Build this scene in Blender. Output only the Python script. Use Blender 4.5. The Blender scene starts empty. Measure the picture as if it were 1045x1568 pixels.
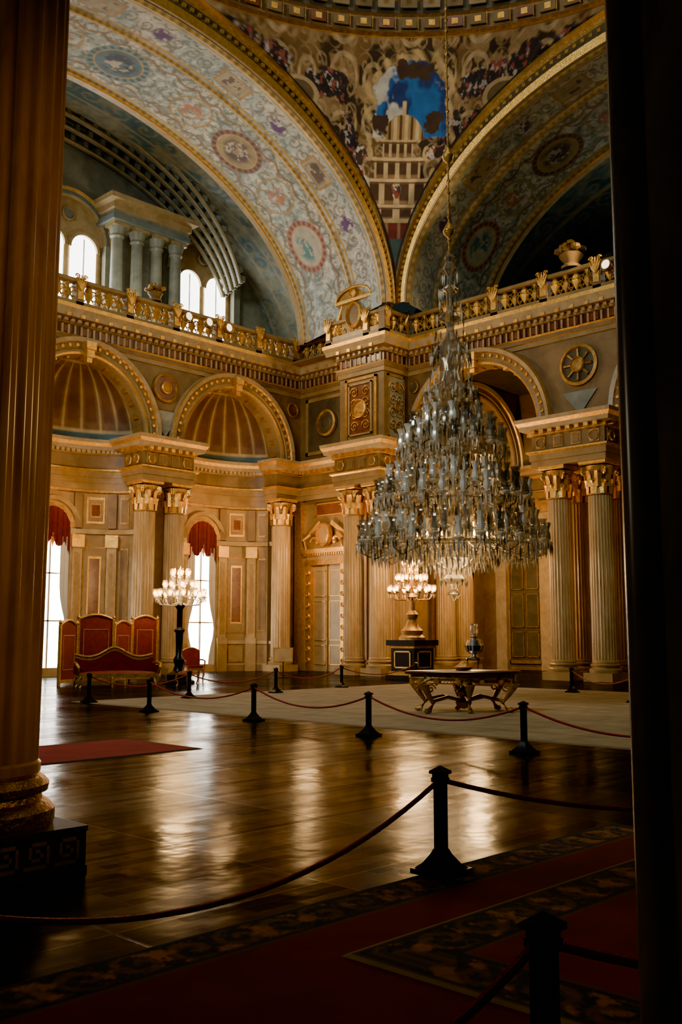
import bpy, math, random
import numpy as np
from mathutils import Vector
random.seed(7)
pi=math.pi
CP,CQ=18.35,14.1      # centre of the domed square
# ---------------------------------------------------------------- materials
def newmat(name):
    m=bpy.data.materials.new(name); m.use_nodes=True
    nt=m.node_tree; b=nt.nodes['Principled BSDF']
    return m,nt,b
def simple(name,c1,c2=None,rough=.5,metal=0,scale=1.5,bump=0,bscale=20,detail=5,rvar=0,coat=0,stretch=None):
    m,nt,b=newmat(name)
    b.inputs['Roughness'].default_value=rough; b.inputs['Metallic'].default_value=metal
    b.inputs['Base Color'].default_value=(*c1,1)
    if coat: b.inputs['Coat Weight'].default_value=coat
    tc=nt.nodes.new('ShaderNodeTexCoord'); src=tc.outputs['Object']
    if stretch:
        mp=nt.nodes.new('ShaderNodeMapping'); mp.inputs['Scale'].default_value=stretch
        nt.links.new(src,mp.inputs[0]); src=mp.outputs[0]
    if c2:
        n=nt.nodes.new('ShaderNodeTexNoise'); n.inputs['Scale'].default_value=scale; n.inputs['Detail'].default_value=detail
        n.inputs['Roughness'].default_value=.65; n.inputs['Distortion'].default_value=.6
        nt.links.new(src,n.inputs['Vector'])
        r=nt.nodes.new('ShaderNodeValToRGB'); r.color_ramp.elements[0].position=.35; r.color_ramp.elements[1].position=.65
        r.color_ramp.elements[0].color=(*c1,1); r.color_ramp.elements[1].color=(*c2,1)
        nt.links.new(n.outputs[0],r.inputs[0]); nt.links.new(r.outputs[0],b.inputs['Base Color'])
    if bump:
        n2=nt.nodes.new('ShaderNodeTexNoise'); n2.inputs['Scale'].default_value=bscale; n2.inputs['Detail'].default_value=3
        nt.links.new(src,n2.inputs['Vector'])
        bp=nt.nodes.new('ShaderNodeBump'); bp.inputs['Strength'].default_value=bump; bp.inputs['Distance'].default_value=.05
        nt.links.new(n2.outputs[0],bp.inputs['Height']); nt.links.new(bp.outputs[0],b.inputs['Normal'])
    return m
def emis(name,c,s):
    m,nt,b=newmat(name); b.inputs['Base Color'].default_value=(*c,1)
    b.inputs['Emission Color'].default_value=(*c,1); b.inputs['Emission Strength'].default_value=s
    return m
def painted(name,rough=.6):
    m,nt,b=newmat(name); b.inputs['Roughness'].default_value=rough
    a=nt.nodes.new('ShaderNodeAttribute'); a.attribute_name='Col'
    tc=nt.nodes.new('ShaderNodeTexCoord')
    n=nt.nodes.new('ShaderNodeTexNoise'); n.inputs['Scale'].default_value=2.2; n.inputs['Detail'].default_value=8
    nt.links.new(tc.outputs['Object'],n.inputs['Vector'])
    mr=nt.nodes.new('ShaderNodeMapRange'); mr.inputs['From Min'].default_value=.3; mr.inputs['From Max'].default_value=.7
    mr.inputs['To Min'].default_value=.7; mr.inputs['To Max'].default_value=1.1
    nt.links.new(n.outputs[0],mr.inputs[0])
    mx=nt.nodes.new('ShaderNodeVectorMath'); mx.operation='SCALE'
    nt.links.new(a.outputs['Color'],mx.inputs[0]); nt.links.new(mr.outputs[0],mx.inputs['Scale'])
    nt.links.new(mx.outputs[0],b.inputs['Base Color'])
    return m
STONE=simple('ochre_stone',(.165,.092,.028),(.27,.16,.055),rough=.5,scale=.9,bump=.15,bscale=6)
STONE2=simple('pale_ochre_stone',(.25,.148,.045),(.37,.232,.082),rough=.42,scale=1.3,bump=.1,bscale=8)
TRIM=simple('cream_moulding',(.35,.23,.09),(.50,.345,.16),rough=.40,scale=2)
DARKST=simple('shadowed_olive_stone',(.06,.048,.024),(.12,.09,.042),rough=.5,scale=1.2)  # dark stone; stands for shade in the aisle, own colour elsewhere
GREY=simple('grey_green_marble',(.20,.20,.14),(.33,.32,.23),rough=.35,scale=1.2)
GOLD=simple('gilding',(.74,.39,.065),(.98,.60,.16),rough=.30,metal=.8,scale=6,bump=.3,bscale=30)
GOLDD=simple('aged_gilding',(.34,.17,.03),(.56,.31,.08),rough=.38,metal=.65,scale=5,bump=.4,bscale=25)
MARB=simple('honey_scagliola',(.36,.215,.075),(.54,.355,.15),rough=.22,scale=1.1,detail=8,stretch=(2,2,.7))
MARBF=simple('amber_scagliola',(.34,.16,.03),(.54,.29,.075),rough=.2,scale=1.4,detail=8,stretch=(2,2,.6))
RUST=simple('rust_marble_panel',(.14,.036,.013),(.24,.075,.026),rough=.3,scale=3)
REDF=simple('crimson_damask',(.10,.003,.005),(.17,.008,.009),rough=.75,scale=7)
ROSE=simple('rosewood',(.06,.02,.01),(.12,.04,.02),rough=.3,scale=4)
BLACK=simple('black_iron',(.012,.011,.01),rough=.35,metal=.4)
ROPE=simple('burgundy_rope',(.28,.022,.015),(.42,.05,.03),rough=.6,scale=40,bump=.5,bscale=120)
WIN=emis('daylit_glass',(1,.95,.86),26.0)
WINU=emis('daylit_gallery_glass',(1,.98,.93),11.0)
BULB=emis('warm_bulb',(1,.58,.2),60)
SPOTL=emis('spot_lens',(1,.85,.6),4)
SHEER=simple('sheer_curtain',(.75,.72,.65),rough=.9)
FRAMEW=simple('white_window_joinery',(.55,.50,.40),rough=.5)
DOORM=simple('cream_door_paint',(.28,.19,.08),(.36,.26,.12),rough=.4,scale=2)
RIBBLUE=simple('dark_blue_fresco',(.03,.06,.07),(.09,.12,.11),rough=.7,scale=.8)
GALV=simple('teal_fresco',(.10,.16,.16),(.22,.24,.19),rough=.7,scale=.7)
MARK=simple('olive_veined_marble',(.10,.07,.032),(.30,.21,.11),rough=.24,scale=3.2,detail=10,stretch=(1,1,.5))
PAINT=painted('fresco_paint'); PAINTC=painted('woven_wool',rough=.95)
def crystal(name,mixf,col,metal,rough):
    m=bpy.data.materials.new(name); m.use_nodes=True; nt=m.node_tree; nt.nodes.clear()
    o=nt.nodes.new('ShaderNodeOutputMaterial'); mx=nt.nodes.new('ShaderNodeMixShader')
    t=nt.nodes.new('ShaderNodeBsdfTransparent'); t.inputs[0].default_value=(.84,.82,.76,1)
    g=nt.nodes.new('ShaderNodeBsdfPrincipled'); g.inputs['Base Color'].default_value=(*col,1); g.inputs['Roughness'].default_value=rough; g.inputs['Metallic'].default_value=metal; g.inputs['Specular IOR Level'].default_value=1.0
    mx.inputs[0].default_value=mixf
    nt.links.new(t.outputs[0],mx.inputs[1]); nt.links.new(g.outputs[0],mx.inputs[2]); nt.links.new(mx.outputs[0],o.inputs[0])
    return m
CRYS=crystal('cut_crystal',.58,(.92,.82,.62),.85,.10)
CRYB=crystal('bright_crystal',.85,(1.0,.92,.74),.25,.12)
CRYD=crystal('dark_crystal',.55,(.34,.31,.25),.9,.08)
def parquet():
    m,nt,b=newmat('dark_parquet'); tc=nt.nodes.new('ShaderNodeTexCoord')
    mp=nt.nodes.new('ShaderNodeMapping'); nt.links.new(tc.outputs['Object'],mp.inputs[0])
    br=nt.nodes.new('ShaderNodeTexBrick'); br.offset=.0; br.inputs['Scale'].default_value=1
    br.inputs['Brick Width'].default_value=1.6; br.inputs['Row Height'].default_value=1.6; br.inputs['Mortar Size'].default_value=.014
    br.inputs['Color1'].default_value=(.2,.2,.2,1); br.inputs['Color2'].default_value=(.8,.8,.8,1); br.inputs['Mortar'].default_value=(0,0,0,1)
    nt.links.new(mp.outputs[0],br.inputs[0])
    br2=nt.nodes.new('ShaderNodeTexBrick'); br2.inputs['Scale'].default_value=1
    br2.inputs['Brick Width'].default_value=.8; br2.inputs['Row Height'].default_value=.13; br2.inputs['Mortar Size'].default_value=.003
    br2.inputs['Color1'].default_value=(.1,.1,.1,1); br2.inputs['Color2'].default_value=(.9,.9,.9,1)
    nt.links.new(mp.outputs[0],br2.inputs[0])
    n=nt.nodes.new('ShaderNodeTexNoise'); n.inputs['Scale'].default_value=.55; n.inputs['Detail'].default_value=6
    nt.links.new(mp.outputs[0],n.inputs['Vector'])
    mix=nt.nodes.new('ShaderNodeMix'); mix.data_type='RGBA'; mix.inputs[0].default_value=.4
    nt.links.new(br.outputs[0],mix.inputs[6]); nt.links.new(br2.outputs[0],mix.inputs[7])
    r=nt.nodes.new('ShaderNodeValToRGB'); r.color_ramp.elements[0].position=.15; r.color_ramp.elements[1].position=.85
    r.color_ramp.elements[0].color=(.005,.006,.005,1); r.color_ramp.elements[1].color=(.018,.013,.008,1)
    nt.links.new(mix.outputs[2],r.inputs[0]); nt.links.new(r.outputs[0],b.inputs['Base Color'])
    b.inputs['Specular IOR Level'].default_value=.25
    mr=nt.nodes.new('ShaderNodeMapRange'); mr.inputs['From Min'].default_value=.35; mr.inputs['From Max'].default_value=.65
    mr.inputs['To Min'].default_value=.12; mr.inputs['To Max'].default_value=.26
    nt.links.new(n.outputs[0],mr.inputs[0]); nt.links.new(mr.outputs[0],b.inputs['Roughness'])
    bp=nt.nodes.new('ShaderNodeBump'); bp.inputs['Strength'].default_value=.35; bp.inputs['Distance'].default_value=.03
    ad=nt.nodes.new('ShaderNodeMath'); ad.operation='ADD'
    n3=nt.nodes.new('ShaderNodeTexNoise'); n3.inputs['Scale'].default_value=1.6; n3.inputs['Detail'].default_value=3; nt.links.new(mp.outputs[0],n3.inputs['Vector'])
    sc=nt.nodes.new('ShaderNodeMath'); sc.operation='MULTIPLY'; sc.inputs[1].default_value=.16
    nt.links.new(mix.outputs[2],sc.inputs[0]); nt.links.new(sc.outputs[0],ad.inputs[0]); nt.links.new(n3.outputs[0],ad.inputs[1])
    nt.links.new(ad.outputs[0],bp.inputs['Height']); nt.links.new(bp.outputs[0],b.inputs['Normal'])
    out=[q for q in nt.nodes if q.type=='OUTPUT_MATERIAL'][0]
    df=nt.nodes.new('ShaderNodeBsdfDiffuse'); nt.links.new(r.outputs[0],df.inputs[0]); ms=nt.nodes.new('ShaderNodeMixShader')
    wr=nt.nodes.new('ShaderNodeMapRange'); wr.inputs['From Min'].default_value=.2; wr.inputs['From Max'].default_value=.8
    wr.inputs['To Min'].default_value=.44; wr.inputs['To Max'].default_value=.78
    nt.links.new(mix.outputs[2],wr.inputs[0]); nt.links.new(wr.outputs[0],ms.inputs[0])
    nt.links.new(b.outputs[0],ms.inputs[1]); nt.links.new(df.outputs[0],ms.inputs[2]); nt.links.new(ms.outputs[0],out.inputs[0])
    return m
PARQ=parquet()
# ---------------------------------------------------------------- mesh builder
def link(o,parent=None):
    bpy.context.scene.collection.objects.link(o)
    if parent: o.parent=parent
    return o
def empty(name,loc=(0,0,0)):
    e=bpy.data.objects.new(name,None); e.location=loc; return link(e)
def rotz(a,loc=(0,0,0),s=1.0):
    M=np.eye(4); c,sn=math.cos(a),math.sin(a); M[:3,:3]=np.array([[c,-sn,0],[sn,c,0],[0,0,1]])*s; M[:3,3]=loc; return M
class MB:
    def __init__(s): s.V=[];s.n=0;s.F=[];s.M=[];s.mats=[];s.T=None
    def mi(s,m):
        if m not in s.mats: s.mats.append(m)
        return s.mats.index(m)
    def add(s,v,f,mat):
        v=np.asarray(v,float).reshape(-1,3)
        if s.T is not None: v=v@s.T[:3,:3].T+s.T[:3,3]
        o=s.n; s.V.append(v); s.n+=len(v); k=s.mi(mat)
        for q in f: s.F.append([int(i)+o for i in q]); s.M.append(k)
    def grid(s,P,mat,cu=False,cv=False):
        P=np.asarray(P,float); n,m=P.shape[:2]; f=[]
        for i in range(n if cu else n-1):
            for j in range(m if cv else m-1):
                i2=(i+1)%n; j2=(j+1)%m
                f.append((i*m+j,i2*m+j,i2*m+j2,i*m+j2))
        s.add(P.reshape(-1,3),f,mat)
    def box(s,x0,x1,y0,y1,z0,z1,mat):
        v=[(x,y,z) for z in (z0,z1) for y in (y0,y1) for x in (x0,x1)]
        s.add(v,[(0,1,3,2),(4,6,7,5),(0,4,5,1),(2,3,7,6),(0,2,6,4),(1,5,7,3)],mat)
    def lathe(s,prof,n,mat,c=(0,0),fl=None,caps=False):
        P=np.zeros((len(prof),n,3)); th=np.arange(n)/n*2*pi
        for i,(r,z) in enumerate(prof):
            rr=r*np.ones(n)
            if fl is not None: rr=r*(1-fl[np.arange(n)%len(fl)])
            P[i,:,0]=c[0]+rr*np.cos(th); P[i,:,1]=c[1]+rr*np.sin(th); P[i,:,2]=z
        s.grid(P,mat,cv=True)
    def tube(s,pts,r,n,mat):
        pts=np.asarray(pts,float); m=len(pts); rr=np.ones(m)*r if np.isscalar(r) else np.asarray(r)
        t=np.gradient(pts,axis=0); t/=np.linalg.norm(t,axis=1)[:,None]+1e-9
        up=np.array([0,0,1.]); 
        if abs(t[:,2]).mean()>.9: up=np.array([1.,0,0])
        a=np.cross(t,up); a/=np.linalg.norm(a,axis=1)[:,None]+1e-9; b=np.cross(t,a)
        th=np.arange(n)/n*2*pi
        P=pts[:,None,:]+rr[:,None,None]*(a[:,None,:]*np.cos(th)[None,:,None]+b[:,None,:]*np.sin(th)[None,:,None])
        s.grid(P,mat,cv=True)
    def sweep(s,path,prof,mat,closed=False,mats=None):
        pth=[np.array(p,float) for p in path]; n=len(pth); P=np.zeros((n,len(prof),3))
        for i in range(n):
            def nr(a,b):
                d=b-a; d/=np.linalg.norm(d); return np.array([d[1],-d[0]])
            if closed: n1=nr(pth[i-1],pth[i]); n2=nr(pth[i],pth[(i+1)%n])
            else:
                n1=nr(pth[max(i-1,0)],pth[max(i,1)]); n2=nr(pth[min(i,n-2)],pth[min(i+1,n-1)])
            mt=(n1+n2)/(1+n1.dot(n2))
            for j,(o,z) in enumerate(prof): P[i,j,:2]=pth[i]+mt*o; P[i,j,2]=z
        if mats is None: s.grid(P,mat,cu=closed)
        else:
            for j in range(len(prof)-1): s.grid(P[:,j:j+2],mats[j],cu=closed)
    def arc(s,pl,k,c,z0,a,b,t0,t1,n,prof,mat,mats=None):
        th=np.linspace(t0,t1,n); P=np.zeros((n,len(prof),3))
        for j,(ro,d) in enumerate(prof):
            u=c+(a+ro)*np.cos(th); z=z0+(b+ro)*np.sin(th)
            if pl=='x': P[:,j,0]=u; P[:,j,1]=k-d
            else: P[:,j,1]=u; P[:,j,0]=k-d
            P[:,j,2]=z
        if mats is None: s.grid(P,mat)
        else:
            for j in range(len(prof)-1): s.grid(P[:,j:j+2],mats[j])
    def disc(s,pl,k,c,z,r,d,mat,ring=None,n=28,rz=None):
        rz=rz or r
        prof=[(1,0),(1,d),(.86,d*1.3),(.80,d*.6),(.01,d*.6)]
        th=np.arange(n)/n*2*pi; P=np.zeros((len(prof),n,3))
        for i,(f,dd) in enumerate(prof):
            P[i,:,2]=z+rz*f*np.sin(th); u=c+r*f*np.cos(th)
            if pl=='x': P[i,:,0]=u; P[i,:,1]=k-dd
            else: P[i,:,1]=u; P[i,:,0]=k-dd
        s.grid(P[:4],ring or mat,cv=True); s.grid(P[3:],mat,cv=True)
    def obj(s,name,parent=None,loc=(0,0,0),sharp=35):
        me=bpy.data.meshes.new(name); me.from_pydata(np.concatenate(s.V).tolist(),[],s.F)
        for m in s.mats: me.materials.append(m)
        me.polygons.foreach_set('material_index',s.M)
        me.update(); me.shade_smooth()
        try: me.set_sharp_from_angle(angle=math.radians(sharp))
        except Exception: pass
        o=bpy.data.objects.new(name,me); o.location=loc; return link(o,parent)
def grid_obj(name,P,C,mat,parent=None):
    n,m=P.shape[:2]; me=bpy.data.meshes.new(name)
    idx=np.arange(n*m).reshape(n,m)
    F=np.stack([idx[:-1,:-1],idx[1:,:-1],idx[1:,1:],idx[:-1,1:]],-1).reshape(-1,4)
    me.vertices.add(n*m); me.vertices.foreach_set('co',P.reshape(-1).astype(np.float32))
    me.loops.add(F.size); me.loops.foreach_set('vertex_index',F.reshape(-1).astype(np.int32))
    me.polygons.add(len(F)); me.polygons.foreach_set('loop_start',(np.arange(len(F))*4).astype(np.int32))
    try: me.polygons.foreach_set('loop_total',np.full(len(F),4,np.int32))
    except Exception: pass
    me.update(calc_edges=True); me.validate()
    ca=me.color_attributes.new('Col','FLOAT_COLOR','POINT')
    cc=np.ones((n*m,4),np.float32); cc[:,:3]=np.clip(C.reshape(-1,3),0,1); ca.data.foreach_set('color',cc.reshape(-1))
    me.materials.append(mat); me.shade_smooth()
    return link(bpy.data.objects.new(name,me),parent)
# ---------------------------------------------------------------- numpy painting helpers
def vnoise(x,y,seed):
    r=np.random.RandomState(seed).rand(128,128); xi=np.floor(x).astype(int); yi=np.floor(y).astype(int)
    fx=x-xi; fy=y-yi; fx=fx*fx*(3-2*fx); fy=fy*fy*(3-2*fy)
    g=lambda a,b:r[a%128,b%128]
    return (g(xi,yi)*(1-fx)+g(xi+1,yi)*fx)*(1-fy)+(g(xi,yi+1)*(1-fx)+g(xi+1,yi+1)*fx)*fy
def fbm(x,y,seed,o=4):
    s=0;a=.5;t=0
    for i in range(o): s=s+a*vnoise(x*2**i,y*2**i,seed+i); t+=a; a*=.55
    return s/t
def sm(x,a,b): 
    t=np.clip((x-a)/(b-a),0,1); return t*t*(3-2*t)
def scroll(x,y,L,turn=1.5,w=.22):
    i=np.floor(x/L); j=np.floor(y/L+.5); lx=x-(i+.5)*L; ly=(y-j*L)*np.where((i+j)%2==0,1,-1)
    r=np.hypot(lx,ly)/(L*.5); th=np.arctan2(ly,lx)
    ph=(th/(2*pi)+turn*r)%1; arm=sm(w-np.abs(ph-.5),0,.08)
    leaf=.5+.5*np.sin(th*7+r*9)
    return arm*sm(1.05-r,0,.15)*(.55+.45*leaf)
def mixc(C,col,m):
    return C*(1-m[...,None])+np.array(col)*m[...,None]
def band(x,a,b,e=.03): return sm(x,a-e,a+e)*(1-sm(x,b-e,b+e))
def medallion(C,L,d,l0,d0,R,ring,ground,fig,seed):
    r=np.hypot(L-l0,d-d0)
    th=np.arctan2(d-d0,L-l0)
    C=mixc(C,ring,1-sm(r,R*1.0,R*1.08)); C=mixc(C,np.array(ring)*.35,(1-sm(r,R*.99,R*1.02))*(.5+.5*np.sin(th*22))*sm(r,R*.82,R*.86))
    C=mixc(C,ground,1-sm(r,R*.78,R*.82)); C=mixc(C,(.55,.36,.12),band(r,R*.77,R*.83,.02))
    n=fbm((L-l0)*2.4+50,(d-d0)*2.4+50,seed); C=mixc(C,fig,(1-sm(r,R*.7,R*.78))*sm(n,.45,.55)*(1-sm(r,R*.4,R*.75)))
    n2=fbm((L-l0)*5+50,(d-d0)*5+50,seed+9); C=mixc(C,(.58,.46,.33),(1-sm(r,R*.4,R*.5))*sm(n2,.55,.60))
    return C
def soffit_paint(L,d,Ltot,D,medL,seed,dim=1.0):
    n=fbm(L*.6,d*.6,seed); C=mixc(np.ones(L.shape+(3,))*np.array((.42,.51,.47)),(.66,.63,.50),sm(n,.35,.65))
    k=D/5.6
    dd=d/k
    w=scroll(L,dd-3.6,1.1); C=mixc(C,(.17,.19,.12),w*.95*band(dd,2.1,5.1))
    w=scroll(L+.3,dd-3.6,.45); C=mixc(C,(.44,.30,.10),w*.85*band(dd,2.1,5.1))
    sp=fbm(L*5,dd*5,seed+60,3); C=mixc(C,(.20,.22,.17),sm(sp,.59,.64)*.7*band(dd,.45,5.1)); C=mixc(C,(.80,.76,.63),(1-sm(sp,.33,.38))*.7*band(dd,.45,5.1))
    # festoon garlands running along both edges of the wide band
    for y0,s in ((2.45,1),(4.78,-1)):
        y=y0+s*.22*np.abs(np.sin(L*pi/1.1)); C=mixc(C,(.30,.15,.05),(1-sm(np.abs(dd-y),.035,.085))*.85)
    w=scroll(L,dd-1.05,.7); C=mixc(C,(.26,.20,.13),w*.9*band(dd,.45,1.75))
    for a,b in ((0,.22),(.30,.38),(1.66,1.76),(1.84,2.04),(2.10,2.16),(5.0,5.1),(5.16,5.36)):
        C=mixc(C,(.64,.38,.08),band(dd,a,b,.02))
    C=mixc(C,(.78,.68,.48),band(dd,5.38,5.6,.02))
    C=mixc(C,(.2,.11,.03),band(dd,0,.22)*(.5+.5*np.sin(L*16))*.7); C=mixc(C,(.24,.13,.03),band(dd,1.84,2.04,.02)*(.5+.5*np.sin(L*20))*.7); C=mixc(C,(.24,.13,.03),band(dd,5.16,5.36,.02)*(.5+.5*np.sin(L*20))*.7)
    for i,l0 in enumerate(medL):
        gr=[(.56,.48,.34),(.42,.30,.12),(.13,.20,.23)][i%3]; rg=[(.50,.19,.11),(.32,.15,.09),(.22,.31,.30)][i%3]
        fg=[(.07,.24,.22),(.12,.07,.05),(.06,.06,.07)][i%3]
        C=medallion(C,L,d,l0,3.6*k,1.15,rg,gr,fg,seed+i)
    step=medL[1]-medL[0] if len(medL)>1 else 5
    for l0 in medL:
        lm=l0+step/2
        q=np.maximum(np.abs(L-lm)/.75,np.abs(dd-1.05)/.42)
        C=mixc(C,(.48,.29,.09),(1-sm(q,.98,1.02))); C=mixc(C,(.46,.38,.23),(1-sm(q,.82,.86)))
        nn=fbm(L*4+9,dd*4,seed+30); C=mixc(C,(.16,.10,.07),(1-sm(q,.5,.8))*sm(nn,.5,.56))
        r=np.hypot((L-l0),(dd-1.05)*1.2); C=mixc(C,(.16,.06,.20),(1-sm(r,.30,.46))*sm(fbm(L*5,dd*5,seed+41),.40,.48))
        r=np.hypot((L-lm),(dd-3.6)); C=mixc(C,(.55,.20,.08),(1-sm(r,.35,.55))*sm(fbm(L*4,dd*4,seed+45),.40,.50)*.9)
        r2=np.abs(r-.85); C=mixc(C,(.48,.31,.10),(1-sm(r2,.03,.07))*.9)
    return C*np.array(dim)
# ---------------------------------------------------------------- floor & carpets
mb=MB(); mb.box(-14,50,-16,46,-.3,0,PARQ); mb.obj('floor')
def rug(name,x0,x1,y0,y1,z,step,fn,zb=.001):
    nx=int((x1-x0)/step)+1; ny=int((y1-y0)/step)+1
    X,Y=np.meshgrid(np.linspace(x0,x1,nx),np.linspace(y0,y1,ny),indexing='ij')
    P=np.stack([X,Y,np.full_like(X,z)],-1); C=fn(X,Y); e=(X==X.min())|(X==X.max())|(Y==Y.min())|(Y==Y.max())
    P[e,2]=zb
    return grid_obj(name,P,C,PAINTC)
def bordered(x0,x1,y0,y1,bw,gold,field=(.16,.008,.005)):
    def fn(X,Y):
        d=np.minimum.reduce([X-x0,x1-X,Y-y0,y1-Y]); C=np.ones(X.shape+(3,))*np.array(field)
        C*= (.85+.3*fbm(X*3,Y*3,5))[...,None]
        C=mixc(C,(.010,.009,.007),1-sm(d,bw-.015,bw))
        along=np.where((Y-y0<bw)|(y1-Y<bw),X,Y)
        nz=fbm(along*9,d*9,44,3); lf=sm(np.sin(along*2*pi/(bw*.8)+np.sin(d*30)*.8),-.1,.3)
        C=mixc(C,(.36,.13,.03),sm(nz,.52,.58)*band(d,.07,bw-.07,.01)*lf)
        w=scroll(along,(d-bw/2),bw*.75,1.2,.26); C=mixc(C,(.22,.09,.025),w*.7*band(d,.06,bw-.06,.01))
        w=scroll(along+.1,(d-bw/2),bw*.33,1,.2); C=mixc(C,(.12,.07,.03),w*.6*band(d,.06,bw-.06,.01))
        C=mixc(C,gold,1-sm(d,.03,.045)) ; C=mixc(C,(.12,.05,.015),band(d,bw-.03,bw,.005))
        return C
    return fn
rug('red_border_carpet',-2.5,7.95,-2,4.45,.012,.022,bordered(-2.5,7.95,-2,4.45,.42,(.03,.015,.008)))
rug('red_runner_carpet',3.75,7.3,-1.9,3.62,.024,.02,bordered(3.75,7.3,-1.9,3.62,.46,(.34,.21,.06)),.0125)
rug('red_hall_runner',-1,9.1,11.5,13.5,.012,.05,bordered(-1,9.1,11.5,13.5,.10,(.05,.02,.01),(.30,.014,.008)))
def strawf(X,Y):
    d=np.minimum.reduce([X-13.2,26.5-X,Y-4,22-Y]); C=np.ones(X.shape+(3,))*np.array((.34,.25,.12)); C*=(.75+.5*fbm(X*1.2,Y*1.2,8))[...,None]
    g=(np.abs((X/.9)%1-.5)>.47)|(np.abs((Y/.9)%1-.5)>.47); C[g]*=.7
    return mixc(C,(.2,.13,.06),1-sm(d,.15,.2))
rug('straw_floor_mat',13.2,26.5,4,22,.012,.09,strawf)
# ---------------------------------------------------------------- columns
def add_capital(m,z0,z1,r,mat=GOLD):
    h=z1-z0
    m.lathe([(r*1.02,z0-.06),(r*1.12,z0-.03),(r*1.12,z0),(r*1.0,z0+.02),(r*1.0,z0+h*.6),(r*1.25,z0+h*.85)],24,GOLDD)
    for row,(zb,hh,off,wd) in enumerate(((z0,h*.42,0,.19),(z0+h*.2,h*.5,pi/8,.19))):
        for k in range(8):
            a=k*pi/4+off; P=np.zeros((6,3,3))
            for i in range(6):
                t=i/5; rad=r*(1.04+.10*row)+(.02+.36*r*t**2.2); z=zb+hh*math.sin(min(t,.86)*pi/1.72)-(.06 if i==5 else 0)
                if i==5: rad+=.05
                w=wd*(1-.55*t**2)*(1 if i else .8)
                for j,s in enumerate((-1,0,1)):
                    rr=rad+(.045 if s==0 else 0); aa=a+s*w/rad*.75
                    P[i,j]=(rr*math.cos(aa),rr*math.sin(aa),z)
            m.grid(P,mat)
    for k in range(4):   # corner volutes
        a=pi/4+k*pi/2; R=r*1.52
        old=m.T; base=rotz(a,(0,0,0)); m.T=base if old is None else old@base
        th=np.linspace(0,2.2*2*pi,26); rr=.19*(1-th/th[-1])+.02
        pts=np.stack([R-.12+rr*np.cos(th+pi/2),0*th,z1-.34+rr*np.sin(th+pi/2)],-1)
        m.tube(pts,.05,5,mat)
        m.box(R-.26,R+.02,-.06,.06,z1-.46,z1-.22,mat)
        m.T=old
    n=32; P=np.zeros((4,n,3))
    for i,(f,z) in enumerate(((.93,z1-.14),(1,z1-.10),(1,z1),(.0,z1))):
        for j in range(n):
            a=j/n*2*pi+pi/4
            sq=1/max(abs(math.cos(a)),abs(math.sin(a)))
            rad=r*1.28*(1+(sq-1)*1.05)*f
            P[i,j]=(rad*math.cos(a),rad*math.sin(a),z)
    m.grid(P,mat,cv=True)
def column_mb(r=.45,H=7.9,mat=MARB,fl=24,seg=4,key=False,caph=1.2,base=STONE2,gild=GOLD,top=.95):
    m=MB(); h=r*1.27
    m.box(-h,h,-h,h,0,.30,base)
    m.lathe([(h*.98,.30),(h*1.0,.34),(h*1.0,.41),(h*.93,.45),(r*1.08,.47),(r*1.06,.52),(r*1.16,.53),(r*1.18,.58),(r*1.1,.62),(r*1.0,.64)],40,base if not key else GOLDD)
    pat={4:[0,.05,.07,.05],6:[0,.012,.05,.065,.05,.012]}[seg]
    zs=H-caph-.06
    m.lathe([(r,.64),(r*(.6+.4*top),2.4),(r*(.3+.7*top),4.5),(r*top,zs)],fl*seg,mat,fl=np.array(pat))
    m.lathe([(r,.64),(r*1.04,.66),(r*1.04,.72),(r*1.0,.74)],40,mat)
    add_capital(m,H-caph,H,r*.93,gild)
    if key:
        for k in range(4):
            m.T=rotz(k*pi/2)
            m.box(-h,h,-h-.012,-h,.0,.035,base); m.box(-h,h,-h-.012,-h,.262,.30,base)
            nrep=5; W=(2*h-.04)/nrep
            for i in range(nrep):
                x0=-h+.02+i*W; q=W/8
                for (a,b,c,d) in ((0,6.6,.06,.085),(5.8,6.6,.06,.235),(1.2,6.6,.21,.235),(1.2,2.0,.11,.235),(1.2,5,.11,.132),(4.2,5,.11,.19),(2.9,5,.165,.19)):
                    m.box(x0+a*q,x0+b*q,-h-.012,-h,c,d,TRIM)
            m.T=None
    return m
colsrc=column_mb().obj('marble_column',loc=(23.55,33.95,0))
def dup(src,loc,rz=0,s=1):
    o=bpy.data.objects.new(src.name.split('.')[0],src.data); o.location=loc; o.rotation_euler=(0,0,rz); o.scale=(s,s,s) if np.isscalar(s) else s; return link(o)
for x,y in ((25.05,33.95),(31.2,34.0),(15.95,33.95),(17.45,33.95),
            (30.65,28.85),(30.65,27.4),(32.25,27.75),
            (32.3,19.8),(32.3,18.1),(33.95,20.05),(33.95,18.1),(32.3,10.1),(32.3,8.4),
            (36.2,28.3),(37.6,28.3)):
    dup(colsrc,(x,y,0))
fgl=column_mb(r=.46,mat=MARBF,fl=22,seg=6,key=True,base=DARKST,top=1.06).obj('foreground_column',loc=(3.31,6.80,0))
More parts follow.
